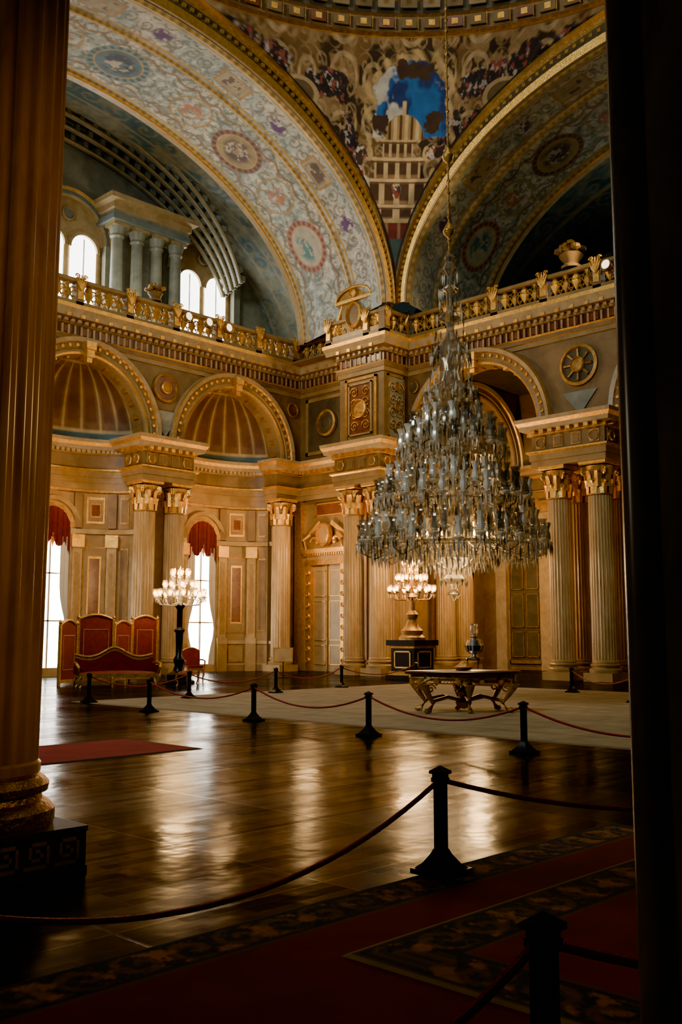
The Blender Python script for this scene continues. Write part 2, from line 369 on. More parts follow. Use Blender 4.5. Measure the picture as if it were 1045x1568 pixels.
# foreground marble pillar (right)
m=MB()
def ring(pts,z): return [(x,y,z) for x,y in pts]
x0,x1,y0,y1=2.305,3.33,.24,1.235
sec=[]
def cor(cx,cy,a0,r=.05,n=10): 
    return [(cx+r*math.cos(a0+i/n*1.5*pi),cy+r*math.sin(a0+i/n*1.5*pi)) for i in range(n+1)]
sec+=[(x0+.12,y1),(x0+.10,y1-.015)]
sec+=cor(x0+.04,y1-.04,.25*pi-.2)[:]
sec+=[(x0+.015,y1-.10),(x0,y1-.12),(x0,y0+.14),(x0+.02,y0+.12)]
sec+=cor(x0+.04,y0+.04,.75*pi)[:]
sec+=[(x0+.12,y0),(x1,y0),(x1,y1)]
P=np.array([ring(sec,z) for z in (.35,3,6,9.7)]); m.grid(P,MARK,cv=True)
m.box(x0-.04,x1+.04,y0-.04,y1+.04,.025,.37,MARK); m.box(x0-.08,x1+.08,y0-.08,y1+.08,.013,.16,MARK)
m.obj('marble_pillar')
# ---------------------------------------------------------------- entablatures
LOWP=[(0,7.9),(.06,7.9),(.06,8.12),(.11,8.13),(.11,8.36),(.2,8.42),(.2,8.48),(.03,8.5),(.03,9.08),(.1,9.1),(.14,9.22),(.36,9.27),(.40,9.42),(.48,9.56),(.50,9.7),(0,9.72)]
LOWM=[TRIM,STONE2,GOLDD,STONE2,GOLD,GOLD,STONE,STONE,TRIM,GOLDD,TRIM,TRIM,GOLD,TRIM,TRIM]
UPP=[(0,12.85),(.07,12.85),(.07,13.02),(.12,13.05),(.12,13.2),(.2,13.25),(.03,13.28),(.03,13.68),(.12,13.7),(.16,13.82),(.44,13.88),(.48,14.05),(.56,14.2),(.58,14.35),(-.3,14.37)]
UPM=[TRIM,STONE2,GOLDD,STONE,GOLD,GOLD,ROSE,TRIM,TRIM,GOLDD,TRIM,TRIM,GOLD,TRIM]
def dentils(m,path,off,z0,z1,step,w,dep,mat,closed=False):
    n=len(path); 
    for i in range(n if closed else n-1):
        a=np.array(path[i],float); b=np.array(path[(i+1)%n],float); L=np.linalg.norm(b-a); d=(b-a)/L; nn=np.array([d[1],-d[0]])
        k=max(int(L/step),1)
        for j in range(k):
            c=a+d*(j+.5)*L/k
            v=[]
            for z in (z0,z1):
                for s,t in ((-w,off),(w,off),(w,off+dep),(-w,off+dep)):
                    p=c+d*s+nn*t; v.append((p[0],p[1],z))
            m.add(v,[(0,1,2,3),(4,5,6,7),(0,1,5,4),(1,2,6,5),(2,3,7,6),(3,0,4,7)],mat)
UPATH=[(6,33.8),(32.2,33.8),(32.2,30),(31,30),(31,27.4),(32.6,27.4),(32.6,-2)]
m=MB(); m.sweep(UPATH,UPP,None,mats=UPM); dentils(m,UPATH,.12,13.72,13.84,.3,.07,.2,TRIM); dentils(m,UPATH,.03,13.34,13.62,.85,.25,.03,RUST)
dentils(m,UPATH,.035,13.30,13.66,.28,.04,.05,TRIM)
dentils(m,UPATH,.30,13.86,14.0,.62,.09,.2,GOLD)
m.obj('trim_cornice')
def block(m,x0,x1,y0,y1):
    m.box(x0,x1,y0,y1,7.9,9.7,STONE2)
    path=[(x0,y0),(x1,y0),(x1,y1),(x0,y1)]
    m.sweep(path,LOWP,None,closed=True,mats=LOWM); dentils(m,path,.1,9.12,9.28,.34,.09,.22,GOLD,closed=True)
    dentils(m,path,.03,8.56,9.02,.62,.2,.03,GOLDD,closed=True); dentils(m,path,.05,8.62,8.96,.62,.14,.03,STONE,closed=True)
    for y in np.linspace(y0,y1,3)[[0,2]]*1.0:
        yy=y+(.38 if y==y0 else -.38)
        m.disc('y',x0-.03,yy,8.78,.2,.07,GOLDD,GOLD,n=16)
    for x in (x0+.38,x1-.38): m.disc('x',y0-.03,x,8.78,.2,.07,GOLDD,GOLD,n=16)
m=MB()
block(m,23.05,25.55,33.4,34.7); block(m,15.45,17.95,33.4,34.7)
block(m,30.1,32.9,26.85,29.4); block(m,31.75,34.5,17.55,20.55); block(m,31.75,34.5,7.9,10.6)
CW=[(30.7,34.6),(30.7,33.8),(32.2,33.8),(32.2,29.4)]
m.sweep(CW,LOWP,None,mats=LOWM); dentils(m,CW,.1,9.12,9.28,.34,.09,.22,GOLD)
m.obj('trim_entablature')
# ---------------------------------------------------------------- arcade walls
def arch_wall(m,pl,k,T,bays,r,z0,zt,s0,s1,mat,smat):
    bays=sorted(bays)
    def pt(u,z,d):
        return (u,k+d,z) if pl=='x' else (k+d,u,z)
    for d in (0,T):
        e=s0
        for c in bays:
            m.add([pt(e,z0,d),pt(c-r,z0,d),pt(c-r,zt,d),pt(e,zt,d)],[(0,1,2,3)],mat); e=c+r
            th=np.linspace(pi,0,33)
            P=np.array([[pt(c+r*math.cos(t),z0+r*math.sin(t),d),pt(c+r*math.cos(t),zt,d)] for t in th]); m.grid(P,mat)
        m.add([pt(e,z0,d),pt(s1,z0,d),pt(s1,zt,d),pt(e,zt,d)],[(0,1,2,3)],mat)
    for c in bays:
        th=np.linspace(pi,0,33)
        P=np.array([[pt(c+r*math.cos(t),z0+r*math.sin(t),d) for d in np.linspace(0,T,3)] for t in th]); m.grid(P,smat)
    for a,b in zip([s0]+[c+r for c in bays],[c-r for c in bays]+[s1]):
        m.add([pt(a,z0,0),pt(b,z0,0),pt(b,z0,T),pt(a,z0,T)],[(0,1,2,3)],mat)
AV=[(-.02,-.05),(-.02,.1),(.06,.14),(.2,.1),(.22,.16),(.42,.18),(.46,.26),(.62,.30),(.66,.2),(.68,-.02)]
AVM=[TRIM,GOLD,STONE2,TRIM,STONE,GOLD,TRIM,GOLD,TRIM]
def rosettes(m,pl,k,c,z0,r,n,mat):
    for i in range(n):
        t=pi*(i+.5)/n; m.disc(pl,k-.17,c+r*math.cos(t),z0+r*math.sin(t),.085,.05,mat,mat,n=8)
LB=[12.8,20.5,28.1]; RB=[4.45,14.1,23.75]
def keystone(m,pl,k,c,z):
    for i,(w,dz,d) in enumerate(((.22,.0,.42),(.17,-.3,.36),(.12,-.5,.28))):
        if pl=='x': m.box(c-w,c+w,k-d,k,z+dz,z+dz+.32,GOLD)
        else: m.box(k-d,k,c-w,c+w,z+dz,z+dz+.32,GOLD)
m=MB(); arch_wall(m,'x',33.8,.9,LB,2.88,9.7,13.0,6,32.2,STONE,STONE2)
for a,b in ((15.8,17.5),(23.5,25.1)): m.box(a,b,34.38,34.6,0,9.7,STONE2)
m.obj('wall_left')
m=MB()
for c in LB:
    m.arc('x',33.8,c,9.72,2.88,2.88,0,pi,49,AV,None,mats=AVM); keystone(m,'x',33.8,c,12.75); rosettes(m,'x',33.8,c,9.72,3.2,30,GOLD)
    for i in range(15):
        t=pi*(i+.5)/15; x=c+2.86*math.cos(t); z=9.7+2.86*math.sin(t)
        m.box(x-.07,x+.07,34.1,34.4,z-.07,z+.07,GOLD)
for c in (16.65,24.3):
    m.disc('x',33.8,c,11.95,.62,.12,RUST,GOLDD)
    m.disc('x',33.74,c,11.95,.26,.12,GOLDD,GOLD,n=18)
    m.add([(c-.85,33.7,10.95),(c+.85,33.7,10.95),(c,33.7,9.85)],[(0,1,2)],GREY)
m.disc('x',33.8,31.6,12.2,.36,.12,RUST,GOLDD)
for c in RB:
    m.arc('y',32.6,c,9.72,2.95,2.95,0,pi,49,AV,None,mats=AVM); keystone(m,'y',32.6,c,12.8); rosettes(m,'y',32.6,c,9.72,3.27,30,GOLD)
    for i in range(15):
        t=pi*(i+.5)/15; x=c+2.93*math.cos(t); z=9.7+2.93*math.sin(t)
        m.box(32.9,33.2,x-.07,x+.07,z-.07,z+.07,GOLD)
for c in (9.3,18.95):
    m.disc('y',32.6,c,11.75,.80,.12,DARKST,GOLDD,n=36)
    m.disc('y',32.54,c,11.75,.3,.14,GOLDD,GOLD,n=18)
    for k in range(8):
        a=k*pi/4; m.tube([(32.5,c+.3*math.cos(a),11.75+.3*math.sin(a)),(32.47,c+.6*math.cos(a),11.75+.6*math.sin(a))],.05,5,GOLDD)
    m.add([(32.54,c-.75,10.75),(32.54,c+.75,10.75),(32.54,c,9.85)],[(0,1,2)],GREY)
m.disc('y',32.6,27.0,12.3,.26,.12,DARKST,GOLDD,n=24)
m.obj('trim_archivolts')
m=MB(); arch_wall(m,'y',32.6,.9,RB,2.95,9.7,13.0,-2,27.4,STONE,STONE2); 
m.obj('wall_right')
# corner pier and return walls
m=MB()
def pw(a,b,z0,z1,mat): m.add([(a[0],a[1],z0),(b[0],b[1],z0),(b[0],b[1],z1),(a[0],a[1],z1)],[(0,1,2,3)],mat)
cor_path=[(32.2,33.8),(32.2,30),(31,30),(31,27.4),(32.6,27.4)]
for a,b in zip(cor_path[:-1],cor_path[1:]): pw(a,b,9.7,14.3,STONE)
pw((32.6,36),(32.6,29.2),0,7.95,STONE2); pw((30.9,34.6),(32.7,34.6),0,9.7,STONE)
pw((32.6,29.25),(42,29.25),0,14.3,STONE2)
def framed(m,pl,k,c,z0,z1,hw,fill,fr,d=.05,b=.12):
    def bx(u0,u1,a,e,dd,mt):
        if pl=='x': m.box(u0,u1,k-dd,k,a,e,mt)
        else: m.box(k-dd,k,u0,u1,a,e,mt)
    bx(c-hw+b,c+hw-b,z0+b,z1-b,d*.4,fill)
    bx(c-hw,c-hw+b,z0,z1,d,fr); bx(c+hw-b,c+hw,z0,z1,d,fr); bx(c-hw,c+hw,z0,z0+b,d,fr); bx(c-hw,c+hw,z1-b,z1,d,fr)
def ornament(m,pl,k,c,z,w,h,mat,seed):
    for s in (-1,1):
        for i in range(4):
            zc=z-h/2+h*(i+.5)/4; th=np.linspace(0,3.4*pi,20); rr=(h/8.5)*(1-th/th[-1])+.01
            u=c+s*(w*.45+rr*np.cos(th)*(1 if i%2 else -1)); zz=zc+rr*np.sin(th)
            P=np.stack([u,0*th+k-.02,zz],-1) if pl=='x' else np.stack([0*th+k-.02,u,zz],-1)
            m.tube(P,.03,4,mat)
framed(m,'y',31,28.7,9.95,12.75,.92,STONE2,GOLDD,.08); framed(m,'y',30.95,28.7,10.2,12.5,.68,RUST,TRIM,.08,.07)
m.disc('y',30.9,28.7,11.35,.42,.12,GOLDD,GOLD,n=24)
ornament(m,'y',30.9,28.7,11.35,.75,2.0,GOLD,1)
framed(m,'x',27.4,31.75,9.95,12.75,.55,GREY,GOLDD,.06,.1); ornament(m,'x',27.36,31.75,11.35,.5,2.2,TRIM,2)
for dz in (-.9,0,.9): m.disc('x',27.36,31.75,11.35+dz,.2,.08,STONE,GOLDD,n=16)
framed(m,'y',32.2,31.9,10.0,12.7,1.45,DARKST,STONE2,.08,.16); m.disc('y',32.12,31.9,11.4,.62,.14,DARKST,GOLDD,n=32); m.disc('y',32.1,31.9,11.4,.3,.08,GOLDD,DARKST,n=20)
for c in (29.9,34.1):
    m.box(32.35,32.6,c-.22,c+.22,0,7.3,GOLD if c>33 else STONE2); m.box(32.25,32.6,c-.3,c+.3,7.3,7.9,GOLD)
framed(m,'y',32.6,32.2,7.15,7.75,.9,RUST,GOLD,.08,.06)
m.obj('wall_corner')
# gilded double door
m=MB(); k=32.595; c=32.2
m.box(k-.12,k,c-.95,c+.95,.0,4.85,DOORM)
for s in (-1,1):
    for (a,b) in ((.3,1.2),(1.4,3.2),(3.4,4.6)):
        framed(m,'y',k-.12,c+s*.48,a,b,.36,DOORM,GOLD,.04,.035)
m.box(k-.2,k,c-.02,c+.02,0,4.85,GOLDD); 
for s in (-1,1):
    m.box(k-.3,k,c+s*1.12-.17,c+s*1.12+.17,0,5.0,GOLD)
    for i in range(9): m.disc('y',k-.3,c+s*1.12,.5+i*.5,.11,.05,GOLDD,GOLD,n=10)
    m.tube([(k-.35,c+s*1.12,5.5),(k-.5,c+s*1.25,6.0),(k-.4,c+s*.9,6.3)],.1,6,GOLD)
m.box(k-.32,k,c-1.35,c+1.35,4.85,5.1,GOLDD); m.box(k-.28,k,c-1.25,c+1.25,5.1,5.4,STONE2); m.box(k-.45,k,c-1.5,c+1.5,5.4,5.6,GOLD)
for i in range(18): m.box(k-.42,k-.3,c-1.3+i*.15,c-1.22+i*.15,5.28,5.4,GOLD)
m.disc('y',k-.25,c,6.25,.42,.25,STONE2,GOLD,n=24,rz=.55)
th=np.linspace(0,2*pi,14)
for s in (-1,1):
    m.tube(np.stack([k-.3+0*th,c+s*(.75-.2*th/6)+s*.22*np.cos(th)*(1-th/8),5.95+.22*np.sin(th)*(1-th/8)],-1),.07,6,GOLD)
    m.add([(k-.3,c+s*.4,6.9),(k-.3,c+s*1.4,6.2),(k-.3,c+s*1.4,6.02),(k-.3,c+s*.3,6.7)],[(0,1,2,3)],GOLD)
m.obj('door_1')
# ---------------------------------------------------------------- apses
AQ=34.35; AR=3.05; AD=1.75
def apse(c,idx):
    m=MB()
    def ap(p,o=0): return (c+(AR-o)*math.cos(p),AQ+(AD-o)*math.sin(p))
    def cw(f0,f1,z0,z1,mat,o=0,n=14):
        ph=np.linspace(f0,f1,n)
        P=np.array([[(*ap(p,o),z) for z in (z0,z1)] for p in ph]); m.grid(P,mat)
    W=math.radians(18)
    cw(0,pi/2-W,0,7.95,STONE2); cw(pi/2+W,pi,0,7.95,STONE2); cw(pi/2-W,pi/2+W,7.0,7.95,STONE2)
    path=[ap(p) for p in np.linspace(pi,0,41)]
    prof=[(o*.55,z) for o,z in LOWP]
    m.sweep(path,prof,None,mats=LOWM); dentils(m,path,.06,9.12,9.26,.3,.07,.14,TRIM)
    for seg in (path[:17],path[24:]):
        m.sweep(seg,[(0,0),(.12,0),(.12,.3),(.06,.34),(.06,1.2),(.12,1.24),(.12,1.36),(0,1.4)],None,mats=[TRIM,STONE,TRIM,STONE2,TRIM,TRIM,TRIM])
        m.sweep(seg,[(0,5.75),(.10,5.77),(.14,5.95),(.05,6.0),(0,6.0)],TRIM)
    m.sweep(path,[(0,7.45),(.08,7.5),(.08,7.6),(0,7.62)],GOLDD)
    for sgn in (-1,1):
        for a in (22,54):
            f=pi/2+sgn*math.radians(a)
            px,py=ap(f); fn=math.atan2(math.sin(f)/AD,math.cos(f)/AR); m.T=rotz(fn,(px,py,0))
            m.box(-.20,.05,-.2,.2,1.4,5.2,TRIM); m.box(-.26,.05,-.25,.25,1.25,1.5,TRIM); m.box(-.27,.05,-.24,.24,0,1.25,STONE2)
            m.box(-.22,-.2,-.12,.12,1.7,5.0,GOLDD); m.box(-.225,-.2,-.08,.08,1.76,4.94,STONE2)
            m.box(-.28,.05,-.26,.26,5.2,5.72,GOLD); m.box(-.18,.05,-.16,.16,6.0,7.45,STONE)
            m.T=None
        f0=pi/2+sgn*math.radians(38)
        hw=math.radians(9)
        cw(f0-hw*1.15,f0+hw*1.15,1.75,5.25,GOLDD,.03,8); cw(f0-hw*1.05,f0+hw*1.05,1.82,5.18,STONE2,.04,8)
        cw(f0-hw*.66,f0+hw*.66,2.15,4.85,GOLD,.055,8); cw(f0-hw*.52,f0+hw*.52,2.25,4.75,RUST,.065,8)
        cw(f0-hw*.9,f0+hw*.9,6.2,7.3,GOLD,.03,8); cw(f0-hw*.75,f0+hw*.75,6.3,7.2,STONE2,.04,8); cw(f0-hw*.5,f0+hw*.5,6.45,7.05,GOLDD,.05,8); cw(f0-hw*.4,f0+hw*.4,6.52,6.98,RUST,.06,8)
        cw(f0-hw*.9,f0+hw*.9,.42,1.12,GOLDD,.13,8); cw(f0-hw*.8,f0+hw*.8,.48,1.06,STONE2,.14,8)
        f1=pi/2+sgn*math.radians(68)
        cw(f1-hw*.6,f1+hw*.6,1.8,5.2,GOLDD,.03,6); cw(f1-hw*.5,f1+hw*.5,1.88,5.12,STONE,.04,6)
        cw(f1-hw*.6,f1+hw*.6,6.2,7.3,GOLDD,.03,6); cw(f1-hw*.5,f1+hw*.5,6.28,7.22,STONE,.04,6)
    m.obj('wall_apse')
    n1,n2=161,70
    F,E=np.meshgrid(np.linspace(0,pi,n1),np.linspace(0,pi/2,n2),indexing='ij')
    P=np.stack([c+AR*np.cos(F)*np.cos(E),AQ+.0+(AD+.1)*np.sin(F)*np.cos(E),9.7+3.05*np.sin(E)],-1)
    C=np.ones(F.shape+(3,))*np.array((.20,.10,.032)); C*=(.8+.4*fbm(F*4,E*4,3))[...,None]
    fr=(F/pi*11)%1; rib=1-sm(np.abs(fr-.5)*-1+.5,.05,.09)
    C=mixc(C,(.46,.30,.11),rib); inn=band(fr,.2,.8,.02)*band(E,.25,1.1,.02); C=mixc(C,(.13,.045,.015),inn*.85)
    C=mixc(C,(.10,.17,.15),band(E,.02,.10,.01)); C=mixc(C,(.6,.42,.18),band(E,.10,.14,.01)); C=mixc(C,(.5,.34,.14),sm(E,1.2,1.25))
    grid_obj('ceiling_apse',P,C,PAINT)
    m=MB(); yb=AQ+AD*math.cos(W)-.02; hw=AR*math.sin(W)
    def pane(xc,hw,z0,zs,y,mat,n=20):
        th=np.linspace(0,pi,n); v=[(xc-hw,y,z0),(xc+hw,y,z0)]+[(xc+hw*math.cos(t),y,zs+hw*math.sin(t)) for t in th]
        m.add(v,[list(range(len(v)))],mat)
    pane(c,hw,.25,6.0,yb+.12,WIN)
    m.arc('x',yb+.05,c,6.0,hw-.1,hw-.1,0,pi,25,[(-.05,0),(-.05,.15),(.12,.22),(.22,.1),(.22,0)],None,mats=[TRIM,GOLDD,TRIM,TRIM])
    m.arc('x',yb+.0,c,6.0,hw+.12,hw+.12,0,pi,25,[(0,0),(0,.15),(.16,.22),(.22,0)],None,mats=[TRIM,STONE2,GOLDD])
    th=np.linspace(0,pi,17)
    Pp=np.array([[(c+(hw-.02)*math.cos(t),yb+.06,6+(hw-.02)*math.sin(t)),(c+(hw+.1)*math.cos(t),yb+.06,7.2)] for t in th]); m.grid(Pp,STONE2)
    for s in (-1,1): m.box(c+s*hw-.12,c+s*hw+.12,yb-.1,yb+.1,.0,6.0,TRIM)
    m.box(c-hw,c+hw,yb-.05,yb+.1,.0,.35,TRIM)
    for x in (0,): m.box(c+x-.035,c+x+.035,yb,yb+.08,.3,6.0,FRAMEW)
    for z in (2.2,4.1,6.0): m.box(c-hw+.05,c+hw-.05,yb,yb+.08,z-.03,z+.03,FRAMEW)
    m.obj('window_%d'%idx)
    m=MB(); n=41; u=np.linspace(-1,1,n)
    fold=.04*np.sin(u*34); top=6.0+np.sqrt(np.clip(1-(u*.98)**2,0,1))*(hw-.05)
    bot=5.55-.35*np.abs(np.sin(u*pi*1.5))-.45*np.abs(u)**3
    P=np.zeros((n,4,3))
    for j,t in enumerate((0,.33,.66,1)):
        P[:,j,0]=c+u*(hw-.06); P[:,j,1]=yb-.08+fold; P[:,j,2]=top*(1-t)+bot*t
    m.grid(P,REDF)
    for s in (-1,1):
        P=np.zeros((14,18,3)); 
        for i in range(14):
            z=5.6-5.3*i/13; wd=.46-.32*math.exp(-((z-1.9)/.9)**2) 
            for j in range(18):
                t=j/17; P[i,j]=(c+s*(hw-.08-wd*t),yb-.05+.03*math.sin(t*30),z)
        m.grid(P,SHEER)
        m.lathe([(.0,5.75),(.05,5.7),(.02,5.6),(.07,5.4),(.0,5.1)],8,GOLD,c=(c+s*.0,yb-.15))
    m.obj('swagged_curtain')
for i,c in enumerate(LB[1:]): apse(c,i+1)
# ---------------------------------------------------------------- right aisle behind the arcade
m=MB()
m.box(40.5,40.9,-2,22.5,0,14.3,DARKST); m.box(40.5,40.9,22.5,29.3,0,14.3,STONE)  # near stretch in darker stone: the recess's shade is put into the colour
for y in (5,9,12.5,16,19.5,22,25.5,28): 
    m.box(40.15,40.5,y-.3,y+.3,0,7.4,STONE if y<21 else TRIM); m.box(40.05,40.5,y-.42,y+.42,7.4,7.95,GOLDD)
m.sweep([(40.5,29.2),(40.5,-2)],LOWP,None,mats=LOWM); 
for c in (7,14.2,20.8,26.8):
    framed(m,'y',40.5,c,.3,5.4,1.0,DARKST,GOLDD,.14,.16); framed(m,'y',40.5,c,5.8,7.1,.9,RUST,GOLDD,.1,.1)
    for a,b in ((.6,1.8),(2.0,3.6),(3.8,5.1)):
        for s in (-1,1): framed(m,'y',40.42,c+s*.42,a,b,.34,DARKST,GOLDD,.04,.04)
for c in (10.8,17.8,23.7):
    framed(m,'y',40.5,c,1.4,6.4,.6,RUST,GOLDD,.08,.14); framed(m,'y',40.5,c,.2,1.2,.7,STONE,TRIM,.08,.1)
m.obj('wall_aisle_back')
m=MB()
for q in (19.0,27.6):
    for d in (0,1.2):
        th=np.linspace(pi,0,25); P=np.array([[(37+2.95*math.cos(t),q-.6+d,9.7+2.95*math.sin(t)),(37+3.5*math.cos(t),q-.6+d,14.3)] for t in th]); m.grid(P,STONE)
    P=np.array([[(37+2.95*math.cos(t),q+d,9.7+2.95*math.sin(t)) for d in (-.6,.6)] for t in np.linspace(pi,0,25)]); m.grid(P,STONE2)
    m.arc('x',q-.6,37,9.7,2.95,2.95,0,pi,33,AV,None,mats=AVM)
m.box(38.9,40.5,18.2,19.8,0,9.7,DARKST)
framed(m,'x',29.25,34.4,.3,6.8,.75,STONE,GOLD,.08,.14); framed(m,'x',29.25,38.9,.3,6.8,.75,STONE,GOLD,.08,.14)
framed(m,'x',29.25,36.9,.1,5.2,.55,DOORM,GOLD,.12,.1)
m.sweep([(32.6,29.2),(40.5,29.2)],LOWP,None,mats=LOWM)
m.obj('wall_aisle_end')
m=MB(); m.box(32.7,46,-2,29.3,13.3,14.3,DARKST); m.obj('ceiling_aisle')  # dark colour carries the aisle's shade
m=MB(); m.box(6,46,34.5,40,13.6,14.3,STONE); m.box(33.4,46,29.3,40,13.6,14.3,STONE); m.box(31.1,33.5,27.5,34.6,14.25,14.34,STONE); m.obj('floor_gallery')
# ---------------------------------------------------------------- balustrade
bal=MB(); 
def off_path(path,o):
    mm=MB(); mm.sweep(path,[(o,0),(o,1)],STONE); P=mm.V[0].reshape(len(path),2,3); return [tuple(P[i,0,:2]) for i in range(len(path))]
BP=off_path(UPATH,.28)
bal.sweep(BP,[(-.17,14.36),(.17,14.36),(.17,14.52),(.12,14.55),(-.12,14.55)],STONE2)
bal.sweep(BP,[(-.12,15.26),(.12,15.26),(.18,15.30),(.18,15.40),(.1,15.46),(-.1,15.46),(-.18,15.4),(-.18,15.3),(-.12,15.26)],STONE2)
for a,b in zip(BP[:-1],BP[1:]):
    a=np.array(a);b=np.array(b);L=np.linalg.norm(b-a);d=(b-a)/L;ang=math.atan2(d[1],d[0]);k=max(int(round(L/.46)),1)
    for j in range(k+1):
        p=a+d*L*j/k; bal.T=rotz(ang,(p[0],p[1],0))
        if j%5==0:
            bal.box(-.17,.17,-.17,.17,14.36,15.48,STONE); bal.box(-.12,.12,-.21,-.17,14.62,15.2,GOLD)
            for t in (-.9,-.45,0,.45,.9):
                bal.tube([(0,-.24,14.95),(.12*math.sin(t),-.27,15.1),(.30*math.sin(t),-.25,15.15+.42*math.cos(t))],[.03,.065,.02],5,GOLD)
            for s in (-1,1):
                th=np.linspace(0,2.6*pi,14); rr=.10*(1-th/th[-1])+.01; bal.tube(np.stack([s*(.16+rr*np.cos(th)),-.24+0*th,15.5+rr*np.sin(th)],-1),.03,4,GOLD)
        elif j%5 in (2,4,):
            bal.lathe([(.10,14.55),(.05,14.62),(.15,14.82),(.13,14.95),(.05,15.1),(.11,15.26)],8,GOLDD)
        else:
            bal.lathe([(.08,14.55),(.04,14.6),(.10,14.72),(.18,14.95),(.12,15.02),(.16,15.12),(.07,15.26)],8,GOLD)
        if j<k and j%5!=0:
            th=np.linspace(0,2*pi,13); bal.tube(np.stack([.23+.13*np.cos(th),0*th,14.92+.2*np.sin(th)],-1),.03,5,GOLDD)
        if j<k:
            for s in (-1,1): bal.tube([(.23,-.02,14.6),(.23+s*.14,-.04,14.78),(.23+s*.02,-.05,14.95),(.23+s*.15,-.04,15.2)],[.02,.03,.03,.015],4,GOLD)
    bal.T=None
bal.obj('trim_balustrade')
for (x,y,rz) in ((18.0,33.3,0),(24.9,33.3,0),(26.0,33.3,0),(27.1,33.3,0),(32.1,17.3,-pi/2)):
    m=MB(); m.T=np.eye(4); 
    th=np.arange(20)/20*2*pi
    for (mt,pr) in ((GOLDD,[(0.02,.16),(.15,.16),(.20,.02),(.20,-.10),(.17,-.10)]),(SPOTL,[(.17,-.07),(.005,-.07)])):
        P=np.zeros((len(pr),20,3))
        for i,(r,yy) in enumerate(pr): P[i]=np.stack([r*np.cos(th),0*th+yy,r*np.sin(th)],-1)
        m.grid(P,mt,cv=True)
    m.box(-.02,.02,.0,.28,-.06,.06,BLACK); m.tube([(-.2,0,0),(-.2,0,-.22),(0,0,-.24),(.2,0,-.22),(.2,0,0)],.02,5,BLACK)
    dx,dy=(0,-.22) if rz==0 else (-.22,0)
    o=m.obj('gallery_spotlight',loc=(x+dx,y+dy,15.05)); o.rotation_euler=(0,0,rz)
# gilded cartouche over the pier cornice
m=MB(); m.T=None
k=30.75;c=28.7
m.box(k-.15,k+.2,c-1.45,c+1.45,14.36,14.75,TRIM); m.box(k-.1,k+.15,c-.85,c+.85,14.75,16.2,STONE2)
m.disc('y',k-.1,c,15.45,.46,.2,STONE,GOLD,n=28,rz=.58)
for s in (-1,1):
    th=np.linspace(0,3.6*pi,30); rr=.33*(1-th/th[-1])+.03
    m.tube(np.stack([k-.05+0*th,c+s*(1.0+rr*np.cos(th)),15.1+rr*np.sin(th)],-1),.07,6,GOLD)
    m.tube([(k-.05,c+s*1.35,14.9),(k-.05,c+s*1.05,15.55),(k-.05,c+s*.85,16.0),(k-.05,c+s*.8,16.3)],.09,6,GOLD)
    m.lathe([(.04,14.7),(.15,14.9),(.18,15.2),(.06,15.4),(.1,15.5),(.0,15.65)],10,GOLD,c=(k,c+s*1.4))
m.grid(np.array([[(k-.3,c+1.05*math.cos(t),16.2+.5*math.sin(t)),(k+.15,c+1.05*math.cos(t),16.2+.5*math.sin(t))] for t in np.linspace(0,pi,17)]),TRIM)
m.add([(k-.22,c+1.0*math.cos(t),16.2+.46*math.sin(t)) for t in np.linspace(0,pi,17)],[list(range(17))],GOLDD)
m.add([(k+.14,c+1.0*math.cos(t),16.2+.46*math.sin(t)) for t in np.linspace(0,pi,17)],[list(range(17))],STONE2)
m.tube([(k-.28,c+1.05*math.cos(t),16.2+.5*math.sin(t)) for t in np.linspace(0,pi,17)],.06,6,GOLD); m.box(k-.28,k+.15,c-1.12,c+1.12,16.08,16.22,GOLD)
m.disc('y',k-.22,c,16.42,.2,.1,GOLD,GOLD,n=14)
m.lathe([(.05,16.6),(.2,16.7),(.24,16.85),(.12,17.0),(.05,17.1),(.0,17.2)],10,GOLD,c=(k,c))
m.obj('trim_cartouche')
# ---------------------------------------------------------------- vaults, pendentives, dome
def soffit(name,pl,k0,k1,c,A0,A1,medth,seed,dim,dstep=.036):
    (a0,b0,z0),(a1,b1,z1)=A0,A1
    n=1000; D=abs(k1-k0); md=int(D/dstep)+1
    th=np.linspace(0,pi,n); 
    am,bm=(a0+a1)/2,(b0+b1)/2; ds=np.sqrt((am*np.sin(th))**2+(bm*np.cos(th))**2); L=np.concatenate([[0],np.cumsum((ds[1:]+ds[:-1])/2*np.diff(th))])
    T,S=np.meshgrid(th,np.linspace(0,1,md),indexing='ij'); LL=np.repeat(L[:,None],md,1)
    rel=.12*(np.exp(-((S*D-.12)/.10)**2)+np.exp(-((S*D-1.93*D/5.6)/.09)**2)+np.exp(-((S*D-5.26*D/5.6)/.1)**2))
    a=a0+(a1-a0)*S-rel; b=b0+(b1-b0)*S-rel; z=z0+(z1-z0)*S
    U=c+a*np.cos(T); Z=z+b*np.sin(T); K=k0+(k1-k0)*S
    P=np.stack([U,K,Z],-1) if pl=='x' else np.stack([K,U,Z],-1)
    medL=[np.interp(math.radians(t),th,L) for t in medth]
    C=soffit_paint(LL,S*D,L[-1],D,medL,seed,dim)
    return grid_obj(name,P,C,PAINT)
S=12.6
md=[27,55.5,84,112.5,141]
soffit('ceiling_vault_left','x',CQ+S,33.1,CP,(12,7.6,15.5),(13.2,8.2,15.2),md,11,(1,1,1))
soffit('ceiling_vault_right','y',CP+S,37.5,CQ,(12,7.6,15.5),(12.8,8.0,15.3),md,23,(.56,.51,.38))  # same painting, its colours dimmed to paint in the right vault's shade
m=MB()
RB2=[(0,0),(0,.12),(.12,.2),(.12,.1),(.30,.1),(.36,.22),(.5,.12),(.5,0)]
